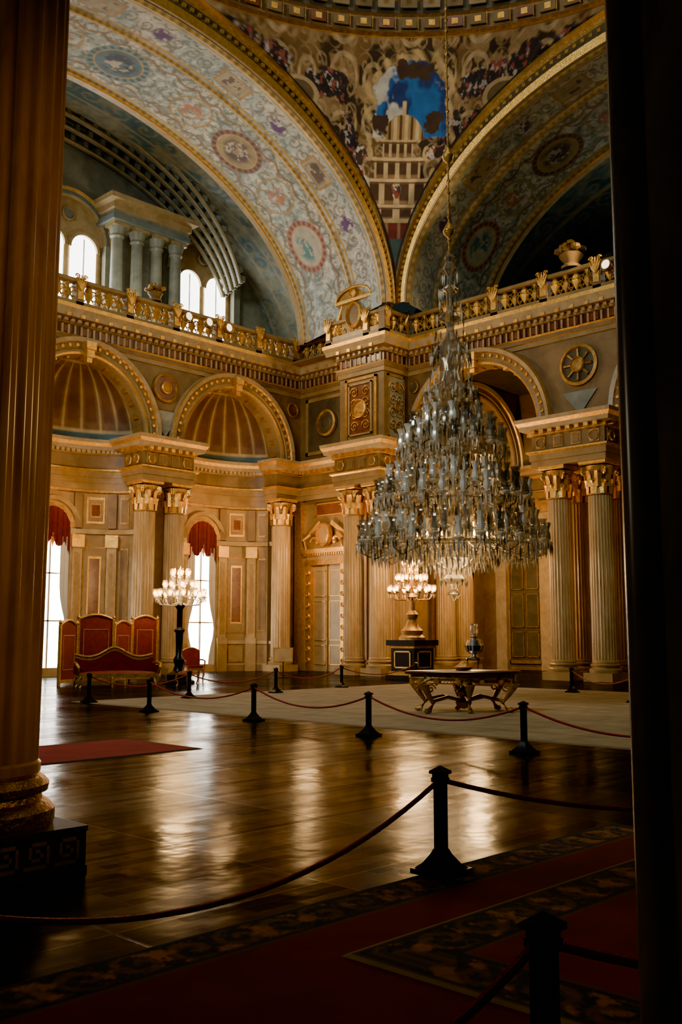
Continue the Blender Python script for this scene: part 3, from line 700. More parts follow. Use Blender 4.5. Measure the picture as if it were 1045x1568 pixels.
def rib(pl,k,c):
    n=121; th=np.linspace(0,pi,n); P=np.zeros((n,len(RB2),3))
    for j,(f,d) in enumerate(RB2):
        t=f/.5; a=12+.5*t; b=7.6+1.25*t
        u=c+a*np.cos(th); z=15.5+b*np.sin(th); kk=k-d+0*th
        P[:,j]=np.stack([u,kk,z],-1) if pl=='x' else np.stack([kk,u,z],-1)
    for j in range(len(RB2)-1): m.grid(P[:,j:j+2],[TRIM,GOLD,GOLDD,DARKST,GOLDD,GOLD,TRIM][j])
    for i in range(110):
        t=pi*(i+.5)/110; a=12.22; b=8.15; u=c+a*math.cos(t); z=15.5+b*math.sin(t)
        m.T=None
        if pl=='x': m.box(u-.07,u+.07,k-.17,k-.05,z-.07,z+.07,GOLD)
        else: m.box(k-.17,k-.05,u-.07,u+.07,z-.07,z+.07,GOLD)
rib('x',CQ+S,CP); rib('y',CP+S,CQ)
m.obj('trim_great_arches')
def pend_paint(X,Z):
    C=np.ones(X.shape+(3,))*np.array((.17,.10,.038)); n=fbm(X*1.3+20,Z*1.3,51)
    C=mixc(C,(.31,.20,.085),sm(n,.4,.6)); C=mixc(C,(.03,.02,.012),sm(fbm(X*2+7,Z*2,61),.52,.62))
    w=scroll(X+.4,Z,1.3,1.6,.2); C=mixc(C,(.58,.43,.22),w*.85)
    w=scroll(np.abs(X)+.1,Z+.3,.6,1.3,.2); C=mixc(C,(.48,.33,.15),w*.6)
    for (x0,z0,rx,rz,s) in ((3.2,23.2,1.1,.45,1),(-3.0,23.1,1.1,.45,2),(2.1,21.5,.5,1.2,3),(-2.0,21.2,.5,1.2,4),(5.2,23.5,1.2,.5,5),(-5.2,23.5,1.2,.5,6),(0,19.4,2.4,.5,7),(7,23.9,1.2,.3,8),(-7,23.9,1.2,.3,9),(-3.2,22.0,.7,.5,10),(3.3,22.1,.7,.5,11)):
        r=np.hypot((X-x0)/rx,(Z-z0)/rz)+(fbm(X*3+s,Z*3,70+s)-.5)*1.3
        mk=1-sm(r,.8,.95); C=mixc(C,(.008,.010,.022),mk*.95)
        C=mixc(C,(.42,.36,.30),mk*sm(fbm(X*7+s,Z*7,90+s),.60,.66)); C=mixc(C,(.28,.07,.05),mk*sm(fbm(X*6+s+30,Z*6,95+s),.62,.68))
    for x0 in (-4.1,4.1):
        r=np.hypot((X-x0)/.75,(Z-22.8)/.42); C=mixc(C,(.5,.36,.17),band(r,.85,1.1)); C=mixc(C,(.14,.10,.05),1-sm(r,.8,.86))
    # painted baroque pavilion, stepping in towards the top, with columns, cornices and cupola
    zz=Z
    tiers=((18.95,19.55,1.55),(19.55,20.45,1.25),(20.45,21.15,.95),(21.15,21.75,.62))
    for i,(za,zb,hw) in enumerate(tiers):
        inb=(1-sm(np.abs(X),hw-.03,hw+.03))*band(zz,za,zb,.03)
        Bc=np.ones_like(C)*np.array((.30,.16,.06)); cols=sm(np.cos(X*2*pi/(hw*.5)),.2,.5); Bc=mixc(Bc,(.66,.48,.24),cols*.9)
        Bc=mixc(Bc,(.04,.02,.012),(1-cols)*band(zz,za+.12,zb-.18,.04)*.85)
        C=C*(1-inb[...,None])+Bc*inb[...,None]
        C=mixc(C,(.70,.52,.26),(1-sm(np.abs(X),hw+.10,hw+.16))*band(zz,zb-.12,zb-.02,.015)); C=mixc(C,(.14,.07,.03),(1-sm(np.abs(X),hw+.10,hw+.16))*band(zz,zb-.18,zb-.13,.01))
        for s in (-1,1):
            r=np.hypot((X-s*(hw+.22))/.16,(zz-zb-.1)/.26); C=mixc(C,(.62,.44,.2),1-sm(r,.85,1.0))
    X0=.45
    wob=(fbm(X*2.2,Z*2.2,201)-.5)*.35
    skyh=np.hypot((X-X0)/1.45,(Z-22.9)/.95)+wob; r=np.abs(X-X0)/1.45+wob; sky=np.where(Z>22.9,1-sm(skyh,.94,1.0),(1-sm(r,.98,1.05))*sm(Z,21.7,21.8))
    cl=fbm(X*1.3+3,Z*1.6,33); Sc=np.ones_like(C)*np.array((.004,.035,.16)); Sc=mixc(Sc,(.01,.13,.42),sm(fbm(X*1.1,Z*1.1,35),.42,.58)); Sc=mixc(Sc,(.62,.62,.54),sm(cl-.16*(X-X0)+.05*(22.6-Z),.55,.66))
    C=C*(1-sky[...,None])+Sc*sky[...,None]
    fr=np.where(Z>22.9,band(skyh,1.0,1.24,.03),band(r,1.02,1.22,.03)*sm(Z,21.3,21.4)); C=mixc(C,(.60,.43,.18),fr*(.5+.5*np.sin(Z*9+X*9)))
    # gilded dome / crown in front of the sky
    r=np.hypot((X-.2)/.85,(Z-21.7)/.75); dm=(1-sm(r,.95,1.0))*sm(Z,21.65,21.72); C=mixc(C,(.42,.27,.10),dm); C=mixc(C,(.70,.52,.26),dm*sm(np.sin((X-.2)*14),.3,.7)); C=mixc(C,(.10,.05,.02),dm*sm(-np.sin((X-.2)*14),.6,.9))
    C=mixc(C,(.66,.48,.22),(1-sm(np.abs(X-.2),.06,.10))*band(Z,22.4,22.8,.03))
    for (x0,z0,rx,rz,s) in ((-.7,22.1,.5,.4,2),(1.4,22.2,.5,.5,3),(.5,23.6,.9,.3,4)):
        C=mixc(C,(.05,.028,.02),(1-sm(np.hypot((X-x0)/rx,(Z-z0)/rz)+(fbm(X*3+s,Z*3,77+s)-.5)*1.4,.7,.85))); 
    for (x0,z0,rx,rz,s) in ((-1.75,20.2,.55,.6,11),(1.8,20.2,.55,.6,12),(-1.5,21.2,.35,.4,13),(1.6,21.3,.4,.3,14),(-1.1,19.3,.4,.3,15),(1.1,19.3,.4,.3,16),(-2.1,19.6,.5,.4,18),(2.2,19.6,.5,.4,19),(0,20.0,.3,.3,20)):
        r=np.hypot((X-x0)/rx,(Z-z0)/rz)+(fbm(X*3.2+s,Z*3.2,110+s)-.5)*1.7
        mk=1-sm(r,.70,.85); C=mixc(C,(.74,.64,.48),mk); C=mixc(C,(.06,.035,.03),mk*sm(fbm(X*5+s,Z*5,120+s),.5,.57)); C=mixc(C,(.34,.06,.03),mk*sm(fbm(X*3+s,Z*3,130+s),.58,.64))
    r=np.hypot(X/1.35,(Z-18.95)/.75); bowl=(1-sm(r,.96,1.0))*(1-sm(Z,18.9,18.96)); C=mixc(C,(.18,.03,.018),bowl); C=mixc(C,(.4,.26,.12),bowl*sm(np.sin(X*12),.6,.8)*.7); C=mixc(C,(.60,.44,.20),band(Z,18.86,19.02,.01)*(1-sm(np.abs(X),1.45,1.5)))
    ur=.42-.18*np.abs(np.sin((Z-17.1)*2.4)); C=mixc(C,(.06,.11,.09),(1-sm(np.abs(X),ur,ur+.04))*band(Z,17,18.25,.03))
    C=mixc(C,(.38,.26,.12),band(np.abs(X),.0,.9-.3*(18.2-Z))*band(Z,16.85,17.02,.02)); C=mixc(C,(.12,.08,.04),(1-sm(Z,16.8,16.9))*.6)
    return C
def pendentive(sx,sy,paint):
    nz,na=(400,560) if paint else (40,40)
    t=np.linspace(0,1,nz); w=12.5*np.sqrt(np.clip(1-t**2,0,1)); R=np.sqrt(w**2+S**2)
    z=15.5+8.85*t
    s=np.linspace(0,1,na)
    lo=np.arctan2(w,S); hi=pi/2-lo
    ang=lo[:,None]*0+ (lo[:,None]+(hi-lo)[:,None]*s[None,:])
    P=np.stack([CP+sx*R[:,None]*np.cos(ang),CQ+sy*R[:,None]*np.sin(ang),np.repeat(z[:,None],na,1)],-1)
    X=(pi/4-ang)*R[:,None]
    if sx<0: X=-X
    C=pend_paint(X,P[...,2])
    e=np.minimum(s,1-s)[None,:]*np.abs(hi-lo)[:,None]*R[:,None]; C=mixc(C,(.36,.24,.09),1-sm(e,.10,.14)); C=mixc(C,(.05,.03,.015),band(e,.14,.24,.02))
    grid_obj('ceiling_pendentive',P,C,PAINT)
pendentive(1,1,True); pendentive(-1,1,False); pendentive(1,-1,False)
# dome ring, drum and dome
m=MB(); N=180; DZ=.4
th=-np.arange(N)/N*2*pi; circ=[(CP+S*math.cos(t),CQ+S*math.sin(t)) for t in th]
RP=[(-.1,23.9),(.1,23.95),(.18,24.15),(.06,24.2),(.06,24.75),(.2,24.8),(.26,24.95),(.1,25.0),(.1,25.5),(.3,25.6),(.55,25.7),(.6,25.95),(.3,26.0),(-.1,26.0)]
RM=[GOLD,GOLDD,GOLDD,STONE,GOLDD,TRIM,GOLDD,DARKST,GOLD,TRIM,TRIM,GOLD,TRIM]
pth=[ (2*CP-x,y) for x,y in circ]
m.sweep(pth,[(o,z+DZ) for o,z in RP],None,closed=True,mats=RM)
for i in range(90):
    a=i/90*2*pi
    m.T=rotz(a,(CP,CQ,DZ)); r=S-.06
    m.box(r-.05,r+.02,-.30,.30,24.28,24.68,STONE if i%3 else RUST)
    m.box(r-.08,r,-.36,-.32,24.22,24.72,GOLDD)
    m.box(r-.07,r-.04,-.12,.12,24.36,24.6,GOLD)
    m.box(r-.09,r-.03,-.32,.32,25.08,25.44,STONE if i%2 else STONE2)
    m.box(r-.45,r-.05,-.1,.1,25.52,25.68,GOLDD)
m.T=None
m.obj('trim_dome_ring')
n1,n2=480,90
T,E=np.meshgrid(np.linspace(0,2*pi,n1),np.linspace(0,1,n2),indexing='ij')
ez=np.clip((E-.15)/.85,0,1)*pi/2*.98; Rr=12.7*np.cos(ez); Z=np.where(E<.15,26+E/.15*1.8,27.8+10*np.sin(ez))
P=np.stack([CP+Rr*np.cos(T),CQ+Rr*np.sin(T),Z+DZ],-1)
C=np.ones(T.shape+(3,))*np.array((.12,.09,.045)); fr=(T/(2*pi)*60)%1; C=mixc(C,(.70,.68,.58),band(fr,.12,.88,.02)*band(Z,26.15,27.5,.05)); 
C=mixc(C,(.10,.10,.09),band(fr,.2,.8,.02)*sm(Z,28.5,28.6)*band((Z*.8)%1,.2,.8)); grid_obj('ceiling_dome',P,C,PAINT)
m=MB()
def ringface(pl,k,c,A,B,mat,n=81):
    th=np.linspace(0,pi,n); P=np.zeros((n,2,3))
    for j,(a,b,z0) in enumerate((A,B)):
        u=c+a*np.cos(th); z=z0+b*np.sin(th)
        P[:,j]=np.stack([u,k+0*th,z],-1) if pl=='x' else np.stack([k+0*th,u,z],-1)
    m.grid(P,mat)
ringface('x',33.12,CP,(13.2,8.2,15.2),(17.5,10.5,15.2),RIBBLUE)
ringface('y',37.52,CQ,(12.8,8.0,15.3),(17.5,10.5,15.2),RIBBLUE)
EDGE=[(.0,-.1),(.0,.2),(.08,.26),(.2,.2),(.2,.0),(.2,-.1)]
m.arc('x',33.1,CP,15.2,13.1,8.1,0,pi,121,EDGE,None,mats=[TRIM,GOLD,GOLD,TRIM,TRIM])
m.arc('y',37.5,CQ,15.3,12.7,7.9,0,pi,121,EDGE,None,mats=[TRIM,GOLD,GOLD,TRIM,TRIM])
m.obj('trim_vault_edge')
n1,n2=420,90
T,Q=np.meshgrid(np.linspace(0,pi,n1),np.linspace(33.15,39.2,n2),indexing='ij')
P=np.stack([CP+17*np.cos(T),Q,15.2+9.8*np.sin(T)],-1); L=T*13.5
C=np.ones(T.shape+(3,))*np.array((.09,.16,.17)); C=mixc(C,(.24,.25,.18),sm(fbm(L,Q,5),.4,.6)); w=scroll(L,Q-36,1.2); C=mixc(C,(.36,.30,.15),w*.8)
for kk in range(6):
    C=mixc(C,(.36,.30,.18),band(Q,33.5+kk*1.0,33.62+kk*1.0,.02))
grid_obj('ceiling_gallery_vault',P,C,PAINT)
T,Q=np.meshgrid(np.linspace(0,pi,n1),np.linspace(37.55,46,n2),indexing='ij')
P=np.stack([Q,CQ+16.5*np.cos(T),15.2+9.6*np.sin(T)],-1); L=T*13.5
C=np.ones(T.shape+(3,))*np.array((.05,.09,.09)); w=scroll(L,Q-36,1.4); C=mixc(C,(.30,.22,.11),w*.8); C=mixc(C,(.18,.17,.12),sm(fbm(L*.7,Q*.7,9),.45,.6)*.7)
for kk in range(4): C=mixc(C,(.30,.22,.10),band(Q,38.2+kk*2,38.5+kk*2,.02))
grid_obj('ceiling_gallery_vault',P,C,PAINT)
m=MB()
zws=19.5; WR=1.8
def winwall(m,k,cs,r,s0,s1,zt):
    e=s0
    for c in cs:
        m.add([(e,k,14.3),(c-r,k,14.3),(c-r,k,zt),(e,k,zt)],[(0,1,2,3)],GREY); e=c+r
        th=np.linspace(pi,0,25); P=np.array([[(c+r*math.cos(t),k,zws+r*math.sin(t)),(c+r*math.cos(t),k,zt)] for t in th]); m.grid(P,GREY)
    m.add([(e,k,14.3),(s1,k,14.3),(s1,k,zt),(e,k,zt)],[(0,1,2,3)],GREY)
UW=[15.8,22.4,30.1]
winwall(m,38.8,UW,WR,2,35.5,25.2); m.obj('wall_gallery_left')
m=MB()
for c in UW:
    m.arc('x',38.8,c,zws,WR,WR,0,pi,33,[(0,-.1),(0,.15),(.12,.2),(.3,.2),(.42,.3),(.5,.1)],None,mats=[TRIM,TRIM,GALV,GOLDD,TRIM])
    for s in (-1,1): m.box(c+s*(WR+.2)-.2,c+s*(WR+.2)+.2,38.5,38.8,14.3,zws,GREY)
for x in (24.4,25.5,26.6,27.7):
    m.T=rotz(0,(x,37.9,14.3)); m.box(-.42,.42,-.42,.42,0,.9,GREY)
    m.lathe([(.36,.9),(.38,1.0),(.3,1.05),(.3,2.5),(.26,5.4),(.34,5.5),(.3,5.6),(.42,5.95)],20,GREY); m.box(-.4,.4,-.4,.4,5.95,6.1,TRIM); m.T=None
m.box(23.9,28.1,37.4,38.8,20.4,21.4,GREY); pth=[(23.9,38.8),(23.9,37.4),(28.1,37.4),(28.1,38.8)]
m.sweep(pth,[(0,20.9),(.1,20.95),(.12,21.2),(.35,21.3),(.4,21.5),(0,21.55)],TRIM); m.sweep(pth,[(0,20.4),(.06,20.45),(.06,20.7),(0,20.72)],GALV)
for i in range(5):
    th0,th1=.2,pi-.2
    m.arc('x',38.6-i*.4,CP+1.5,17.5,11.5-i*.05,6.4+i*.35,th0,th1,81,[(0,0),(0,.16),(.08,.2),(.16,.16),(.16,0)],None,mats=[GREY,TRIM,GREY,GREY])
    for j in range(46):
        t=th0+(th1-th0)*(j+.5)/46; x=CP+1.5+(11.5-i*.05+.3)*math.cos(t); z=17.5+(6.4+i*.35+.3)*math.sin(t)
        m.box(x-.11,x+.11,38.45-i*.4,38.62-i*.4,z-.14,z+.14,GREY)
m.obj('trim_gallery_colonnade')
for i,c in enumerate(UW):
    m=MB()
    for s in (-1,1):
        xc=c+s*.84; th=np.linspace(0,pi,15)
        v=[(xc-.68,38.86,14.8),(xc+.68,38.86,14.8)]+[(xc+.68*math.cos(t),38.86,19.1+.68*math.sin(t)) for t in th]
        m.add(v,[list(range(len(v)))],WINU)
        m.arc('x',38.85,xc,19.1,.68,.68,0,pi,17,[(0,0),(0,.12),(.13,.12),(.13,0)],TRIM)
        m.box(xc-.02,xc+.02,38.78,38.84,14.8,19.6,FRAMEW)
    m.disc('x',38.86,c,20.6,.32,.1,GREY,TRIM,n=20)
    th=np.linspace(0,pi,21); v=[(c-WR-.05,38.9,14.4),(c+WR+.05,38.9,14.4)]+[(c+(WR+.05)*math.cos(t),38.9,zws+(WR+.05)*math.sin(t)) for t in th]
    m.add(v,[list(range(len(v)))],TRIM)
    m.obj('window_%d'%(i+3))
m=MB(); m.box(45.8,46,-4,32,14.3,26,RIBBLUE); m.box(44.8,45.8,24.5,25.6,14.3,20,DARKST); m.box(44.6,45.9,23.9,26.2,20,21,DARKST)
for y in (14.1,20,26): 
    m.arc('y',45.8,y,17.6,2,2,0,pi,25,[(0,0),(0,.2),(.3,.25),(.3,0)],GOLDD)
    for s in (-1,1): m.box(45.5,45.8,y+s*2.15-.18,y+s*2.15+.18,14.3,17.6,GREY)
m.obj('wall_gallery_right')
# trophies of fruit and arms on the balustrade
for (x,y,sc) in ((32.3,19.0,.85),(32.3,10.5,.85),(23.5,33.5,.6)):
    m=MB(); m.lathe([(.42,0),(.46,.1),(.3,.2),(.34,.3),(.46,.45),(.55,.6),(.42,.75),(.22,.8)],16,STONE)
    for k in range(34):
        a=random.random()*6.28; r=random.random()*.62; s=.12+random.random()*.12; zz=random.random()*.5*(1-r)
        m.lathe([(0,.6+zz),(s,.7+zz),(s*.8,.85+zz),(0,.95+zz)],7,STONE if k%3==0 else GOLDD,c=(r*math.cos(a),r*math.sin(a)))
    o=m.obj('fruit_trophy',loc=(x,y,15.46)); o.scale=(sc,sc,sc)
# ---------------------------------------------------------------- chandelier
def prism(m,x,y,z,l,w,mat):
    v=[(x,y,z),(x+w,y,z-l*.35),(x,y+w,z-l*.35),(x-w,y,z-l*.35),(x,y-w,z-l*.35),(x,y,z-l)]
    m.add(v,[(0,1,2),(0,2,3),(0,3,4),(0,4,1),(5,2,1),(5,3,2),(5,4,3),(5,1,4)],mat)
def rc():
    r=random.random(); return CRYB if r<.40 else (CRYS if r<.74 else CRYD)  # bright and dark tints mixed in to imitate sparkle and dark gaps
ch=empty('crystal_chandelier',(CP,CQ,0))
m=MB()
stem=[(10.75,.03),(10.6,.16),(10.5,.1),(10.3,.2),(10.15,.06),(9.95,.07),(9.8,.24),(9.7,.10),(9.3,.09),(9.2,.22),(9.1,.3),(9.0,.1),(8.75,.1),(8.55,.2),(8.35,.42),(8.2,.5),(8.1,.3),(7.8,.22),(7.55,.3),(7.4,.55),(7.28,.68),(7.15,.5),(6.95,.3),(6.7,.4),(6.4,.5),(6.1,.3),(5.6,.34),(5.2,.25),(4.7,.34),(4.2,.3),(3.85,.5),(3.75,1.2),(3.6,1.22),(3.5,1.1),(3.35,.8),(3.2,.42),(3.1,.15),(3.0,.2),(2.9,.32),(2.8,.16),(2.68,.08),(2.55,.17),(2.4,.01)]
m.lathe([(r,z) for z,r in stem],20,CRYS,fl=np.array([0,.10]))
m.obj('stem',ch,sharp=5)
lamp=MB(); drops=MB(); bulbs=MB()
tiers=[(9.75,.26,8,0),(9.15,.32,8,0),(8.3,.46,12,0),(7.35,.62,16,0),(6.55,.62,10,1),(6.35,.98,14,1),(6.0,1.22,18,1),(5.15,1.1,14,1),(5.05,1.5,20,1),(4.78,1.76,24,1),(4.1,1.5,18,1),(3.98,1.9,24,1),(3.75,2.15,28,1)]
for (z,R,n,arm) in tiers:
    for i in range(n):
        a=(i+.5*random.random()*.4)/n*2*pi; ca,sa=math.cos(a),math.sin(a); zz=z+random.uniform(-.07,.07); mt=rc()
        if arm:
            pts=[(r*ca,r*sa,h) for r,h in ((R*.25,zz-.25),(R*.45,zz-.05),(R*.65,zz-.22),(R*.85,zz-.38),(R*.98,zz-.25),(R,zz-.08))]
            lamp.tube(pts,.022,5,mt); x,y=R*ca,R*sa
            lamp.lathe([(.02,zz-.12),(.11,zz-.07),(.13,zz-.03),(.05,zz)],8,CRYB,c=(x,y))
            lamp.lathe([(.035,zz),(.085,zz+.06),(.075,zz+.16),(.045,zz+.26),(.075,zz+.36),(.10,zz+.42)],8,mt,c=(x,y))
            for k in range(7):
                b=k/7*2*pi; prism(drops,x+.11*math.cos(b),y+.11*math.sin(b),zz-.06,random.uniform(.2,.36),.026,rc())
            prism(drops,.8*x,.8*y,zz-.36,.26,.035,CRYB); prism(drops,.6*x,.6*y,zz-.22,.3,.035,CRYB)
            if random.random()<.8:
                b=a+pi/n; prism(drops,R*.93*math.cos(b),R*.93*math.sin(b),zz+.45,.5,.045,rc())
        else:
            x,y=R*ca,R*sa; prism(drops,x,y,zz+.1,.34,.035,rc()); prism(drops,x*.8,y*.8,zz+.45,.3,.03,rc())
for (z,R,n,l) in ((3.62,1.22,64,.30),(3.45,1.05,50,.28),(3.3,.8,40,.26),(3.15,.45,24,.24),(2.92,.3,14,.2),(7.25,.66,36,.26),(8.15,.48,26,.24),(3.62,1.9,70,.42),(4.6,1.6,60,.36),(5.8,1.05,48,.32),(5.5,.9,36,.3),(4.4,1.4,48,.3)):
    for i in range(n):
        a=i/n*2*pi; prism(drops,R*math.cos(a),R*math.sin(a),z+random.uniform(-.05,.05),l,.034,rc())
for R,z in ((1.9,3.64),(1.6,4.62),(1.05,5.82),(1.22,3.64)):
    th=np.linspace(0,2*pi,49); lamp.tube(np.stack([R*np.cos(th),R*np.sin(th),z+0*th],-1),.03,5,CRYS)
for (R0,z0,R1,z1,n) in ((.65,7.2,1.15,6.1,16),(1.0,5.8,1.6,4.9,20),(1.5,4.6,2.05,3.85,24)):
    for i in range(n):
        a=i/n*2*pi
        for k in range(9):
            t=k/8; R=R0+(R1-R0)*t; z=z0+(z1-z0)*t-.25*math.sin(pi*t); prism(drops,R*math.cos(a),R*math.sin(a),z+.06,.11,.035,rc())
for i in range(16):
    a=i/16*2*pi; bulbs.lathe([(.0,3.82),(.03,3.84),(.035,3.88),(0,3.94)],6,BULB,c=(.95*math.cos(a),.95*math.sin(a)))
lamp.obj('arms',ch); drops.obj('prisms',ch,sharp=5); bulbs.obj('bulbs',ch)
m=MB(); z=10.7
m.tube([(0,0,10.7),(0,0,24),(0,0,37.7)],.022,6,GOLDD)
while z<37.6:
    m.lathe([(.02,z),(.05,z+.06),(.02,z+.12)],6,GOLDD); z+=.3
for zz in (11.3,13.2,18.5): m.lathe([(.02,zz-.2),(.12,zz-.1),(.15,zz),(.1,zz+.1),(.02,zz+.25)],12,GOLD)
m.obj('chain',ch)
# ---------------------------------------------------------------- candelabra
def candelabrum(name,loc,z0,H,glow,pedestal):
    e=empty(name,loc); m=MB(); mat=CRYB if not pedestal else GOLDD
    if pedestal:
        b=.72
        for (h,za,zb,mt) in ((b,0,.16,BLACK),(b*.88,.16,.3,GOLDD),(b*.78,.3,1.15,BLACK),(b*.84,1.15,1.25,GOLDD),(b*.97,1.25,1.45,BLACK)):
            m.box(-h,h,-h,h,za,zb,mt)
        for k in range(4):
            m.T=rotz(k*pi/2); framed(m,'x',-b*.78,0,.42,1.05,b*.55,BLACK,GOLD,.03,.05); m.T=None
        m.lathe([(.5,z0),(.5,z0+.1),(.38,z0+.2),(.42,z0+.35),(.26,z0+.5),(.17,z0+.75),(.24,z0+.95),(.12,z0+1.1),(.1,z0+1.5),(.2,z0+1.6),(.08,z0+1.75)],20,GOLDD); zs=z0+1.3
    else:
        m.lathe([(.55,0),(.55,.08),(.42,.14),(.45,.3),(.2,.42),(.14,.6),(.2,.8),(.11,.95),(.13,1.7),(.2,1.8),(.1,1.9),(.1,2.5),(.2,2.65),(.08,2.75)],18,BLACK); zs=2.6
    m.lathe([(.05,zs),(.08,zs+.4),(.04,zs+.5),(.1,zs+.8),(.03,zs+1.0),(.06,zs+H-.2),(0,zs+H)],12,mat)
    bl=MB()
    for (dz,R,n) in ((.35,.85,12),(.65,.55,9),(1.05,.3,6)):
        for i in range(n):
            a=i/n*2*pi; ca,sa=math.cos(a),math.sin(a); zz=zs+dz*H/1.4
            m.tube([(.05*ca,.05*sa,zz-.2),(.4*R*ca,.4*R*sa,zz-.32),(.8*R*ca,.8*R*sa,zz-.28),(R*ca,R*sa,zz-.05)],.02,5,mat)
            m.lathe([(.02,zz-.08),(.08,zz-.03),(.06,zz)],7,mat,c=(R*ca,R*sa))
            m.lathe([(.04,zz+.0),(.09,zz+.09),(.085,zz+.17),(.06,zz+.26)],8,CRYS,c=(R*ca,R*sa))
            bl.lathe([(0,zz+.02),(.055,zz+.07),(.06,zz+.13),(0,zz+.2)],7,BULB,c=(R*ca,R*sa))
            for k in range(3): prism(m,R*ca+.07*math.cos(k*2.1),R*sa+.07*math.sin(k*2.1),zz-.05,.2,.02,CRYB)
    m.obj('frame',e); bl.obj('bulbs',e)
    ld=bpy.data.lights.new(name+'_light','POINT'); ld.energy=glow; ld.color=(1,.60,.24); ld.shadow_soft_size=.5
    lo=bpy.data.objects.new('lamp_glow',ld); lo.location=(0,0,zs+1.6); link(lo,e)
candelabrum('floor_candelabrum',(20.9,27.9,0),0,1.4,1100,False)
candelabrum('pedestal_candelabrum',(28.9,24.2,0),1.45,2.0,1700,True)
candelabrum('floor_candelabrum.001',(36.3,12.0,0),0,1.4,280,False)  # unseen candelabrum, added for its glow on the right columns
# ---------------------------------------------------------------- stanchions and ropes
def stanchion_mb():
    m=MB()
    for (h,a,b) in ((.15,0,.035),):
        m.box(-h,h,-h,h,a,b,BLACK)
    P=np.zeros((4,4,3))
    for i,(h,z) in enumerate(((.13,.035),(.09,.07),(.05,.13),(.038,.16))):
        P[i]=[(-h,-h,z),(h,-h,z),(h,h,z),(-h,h,z)]
    m.grid(P,BLACK,cv=True); m.box(-.034,.034,-.034,.034,.15,.62,BLACK); m.box(-.045,.045,-.045,.045,.60,.63,BLACK)
    m.box(-.055,.055,-.055,.055,.655,.675,BLACK); m.box(-.04,.04,-.04,.04,.63,.655,BLACK)
    m.add([(-.055,-.055,.675),(.055,-.055,.675),(.055,.055,.675),(-.055,.055,.675),(0,0,.71)],[(0,1,4),(1,2,4),(2,3,4),(3,0,4)],BLACK)
    return m
st=stanchion_mb().obj('rope_stanchion',loc=(5.48,4.35,.013))
A=[(12.65,17.9),(12.72,14.6),(12.14,11.1),(11.84,7.92),(11.4,4.6)]
Bq=[(13.3,21.3),(16.0,20.9),(19.2,21.1),(22.6,21.8),(26.8,22.3)]
Cq=[(24.5,8.0),(22.4,11.8),(25.2,15.2)]
F1=[(1.5,4.1),(5.48,4.35),(8.1,2.2)]
F2=[(.9,2.5),(2.85,1.85),(4.7,.3)]
for p in A+Bq+Cq+[F1[0],F1[2]]+F2:
    zz=.013 if (13.2<p[0]<26.5 and 4<p[1]<22) or p in (F1[0],F2[0],F2[1]) else (.025 if p==F2[2] else 0)
    dup(st,(p[0],p[1],zz))
def rope(a,b,sag,r=.017):
    m=MB()
    t=np.linspace(0,1,22); z=.615-sag*4*t*(1-t); a=np.array(a);b=np.array(b); d=(b-a)/np.linalg.norm(b-a)*.045; a=a+d;b=b-d
    m.tube(np.stack([a[0]+(b[0]-a[0])*t,a[1]+(b[1]-a[1])*t,z],-1),r,7,ROPE)
    m.obj('barrier_rope')
for ch_ in (A,Bq,Cq):
    for a,b in zip(ch_[:-1],ch_[1:]): rope(a,b,.26)
rope(F1[0],F1[1],.40); rope(F1[1],F1[2],.22); rope(F2[0],F2[1],.35); rope(F2[1],F2[2],.16)
# ---------------------------------------------------------------- gilded centre table
m=MB(); m.T=rotz(math.radians(-38))
n=40; th=np.arange(n)/n*2*pi
def oval(rx,ry,z): 
    k=1+.05*np.cos(4*th); return np.stack([rx*k*np.cos(th),ry*k*np.sin(th),z+0*th],-1)
m.grid(np.array([oval(.01,.01,.86),oval(1.18,.62,.86),oval(1.22,.66,.84),oval(1.2,.64,.80),oval(1.05,.52,.79)]),ROSE,cv=True)
m.grid(np.array([oval(1.1,.56,.80),oval(1.12,.58,.72),oval(1.06,.53,.66),oval(1.08,.55,.62)]),GOLDD,cv=True)
for sx,sy in ((1,1),(1,-1),(-1,1),(-1,-1),(0,1.15),(0,-1.15)):
    m.tube([(.9*sx,.45*sy,.72),(.98*sx,.52*sy,.60),(.86*sx,.42*sy,.38),(.74*sx,.34*sy,.2),(.84*sx,.42*sy,.06),(.92*sx,.46*sy,.05)],[.09,.10,.06,.045,.06,.05],8,GOLDD)
    m.lathe([(.0,.0),(.06,.02),(.06,.06),(0,.1)],8,GOLDD,c=(.9*sx,.45*sy))
    m.tube([(.76*sx,.36*sy,.24),(.4*sx,.2*sy,.32),(.0,.0,.22)],.04,6,GOLDD)
    th2=np.linspace(0,3*pi,16); rr=.09*(1-th2/th2[-1])+.01
    m.tube(np.stack([.8*sx+rr*np.cos(th2),.4*sy+0*th2,.5+rr*np.sin(th2)],-1),.022,5,GOLD)
m.lathe([(.0,.06),(.14,.1),(.18,.2),(.08,.3),(.16,.42),(.0,.55)],12,GOLDD)
for k in range(14):
    a=k/14*2*pi; m.lathe([(0,.56),(.06,.61),(.07,.68),(0,.72)],6,GOLD,c=(1.1*math.cos(a),.56*math.sin(a)))
m.lathe([(0,.86),(.16,.87),(.2,.93),(.1,1.0),(.03,1.06)],14,GOLDD)
m.obj('gilded_centre_table',loc=(17.2,13.0,.013))
m=MB(); m.T=rotz(math.radians(-10))
W=1.25
m.box(-W,W,-.42,.42,.30,.42,GOLDD)
P=[];
for i in range(13):
    x=-W+.05+(2*W-.1)*i/12; P.append([(x,-.42+.84*j/6,.42+.09*math.sin(pi*j/6)**.5*(math.sin(pi*min(max(i,0.5),11.5)/12)**.4)) for j in range(7)])
m.grid(np.array(P),REDF)
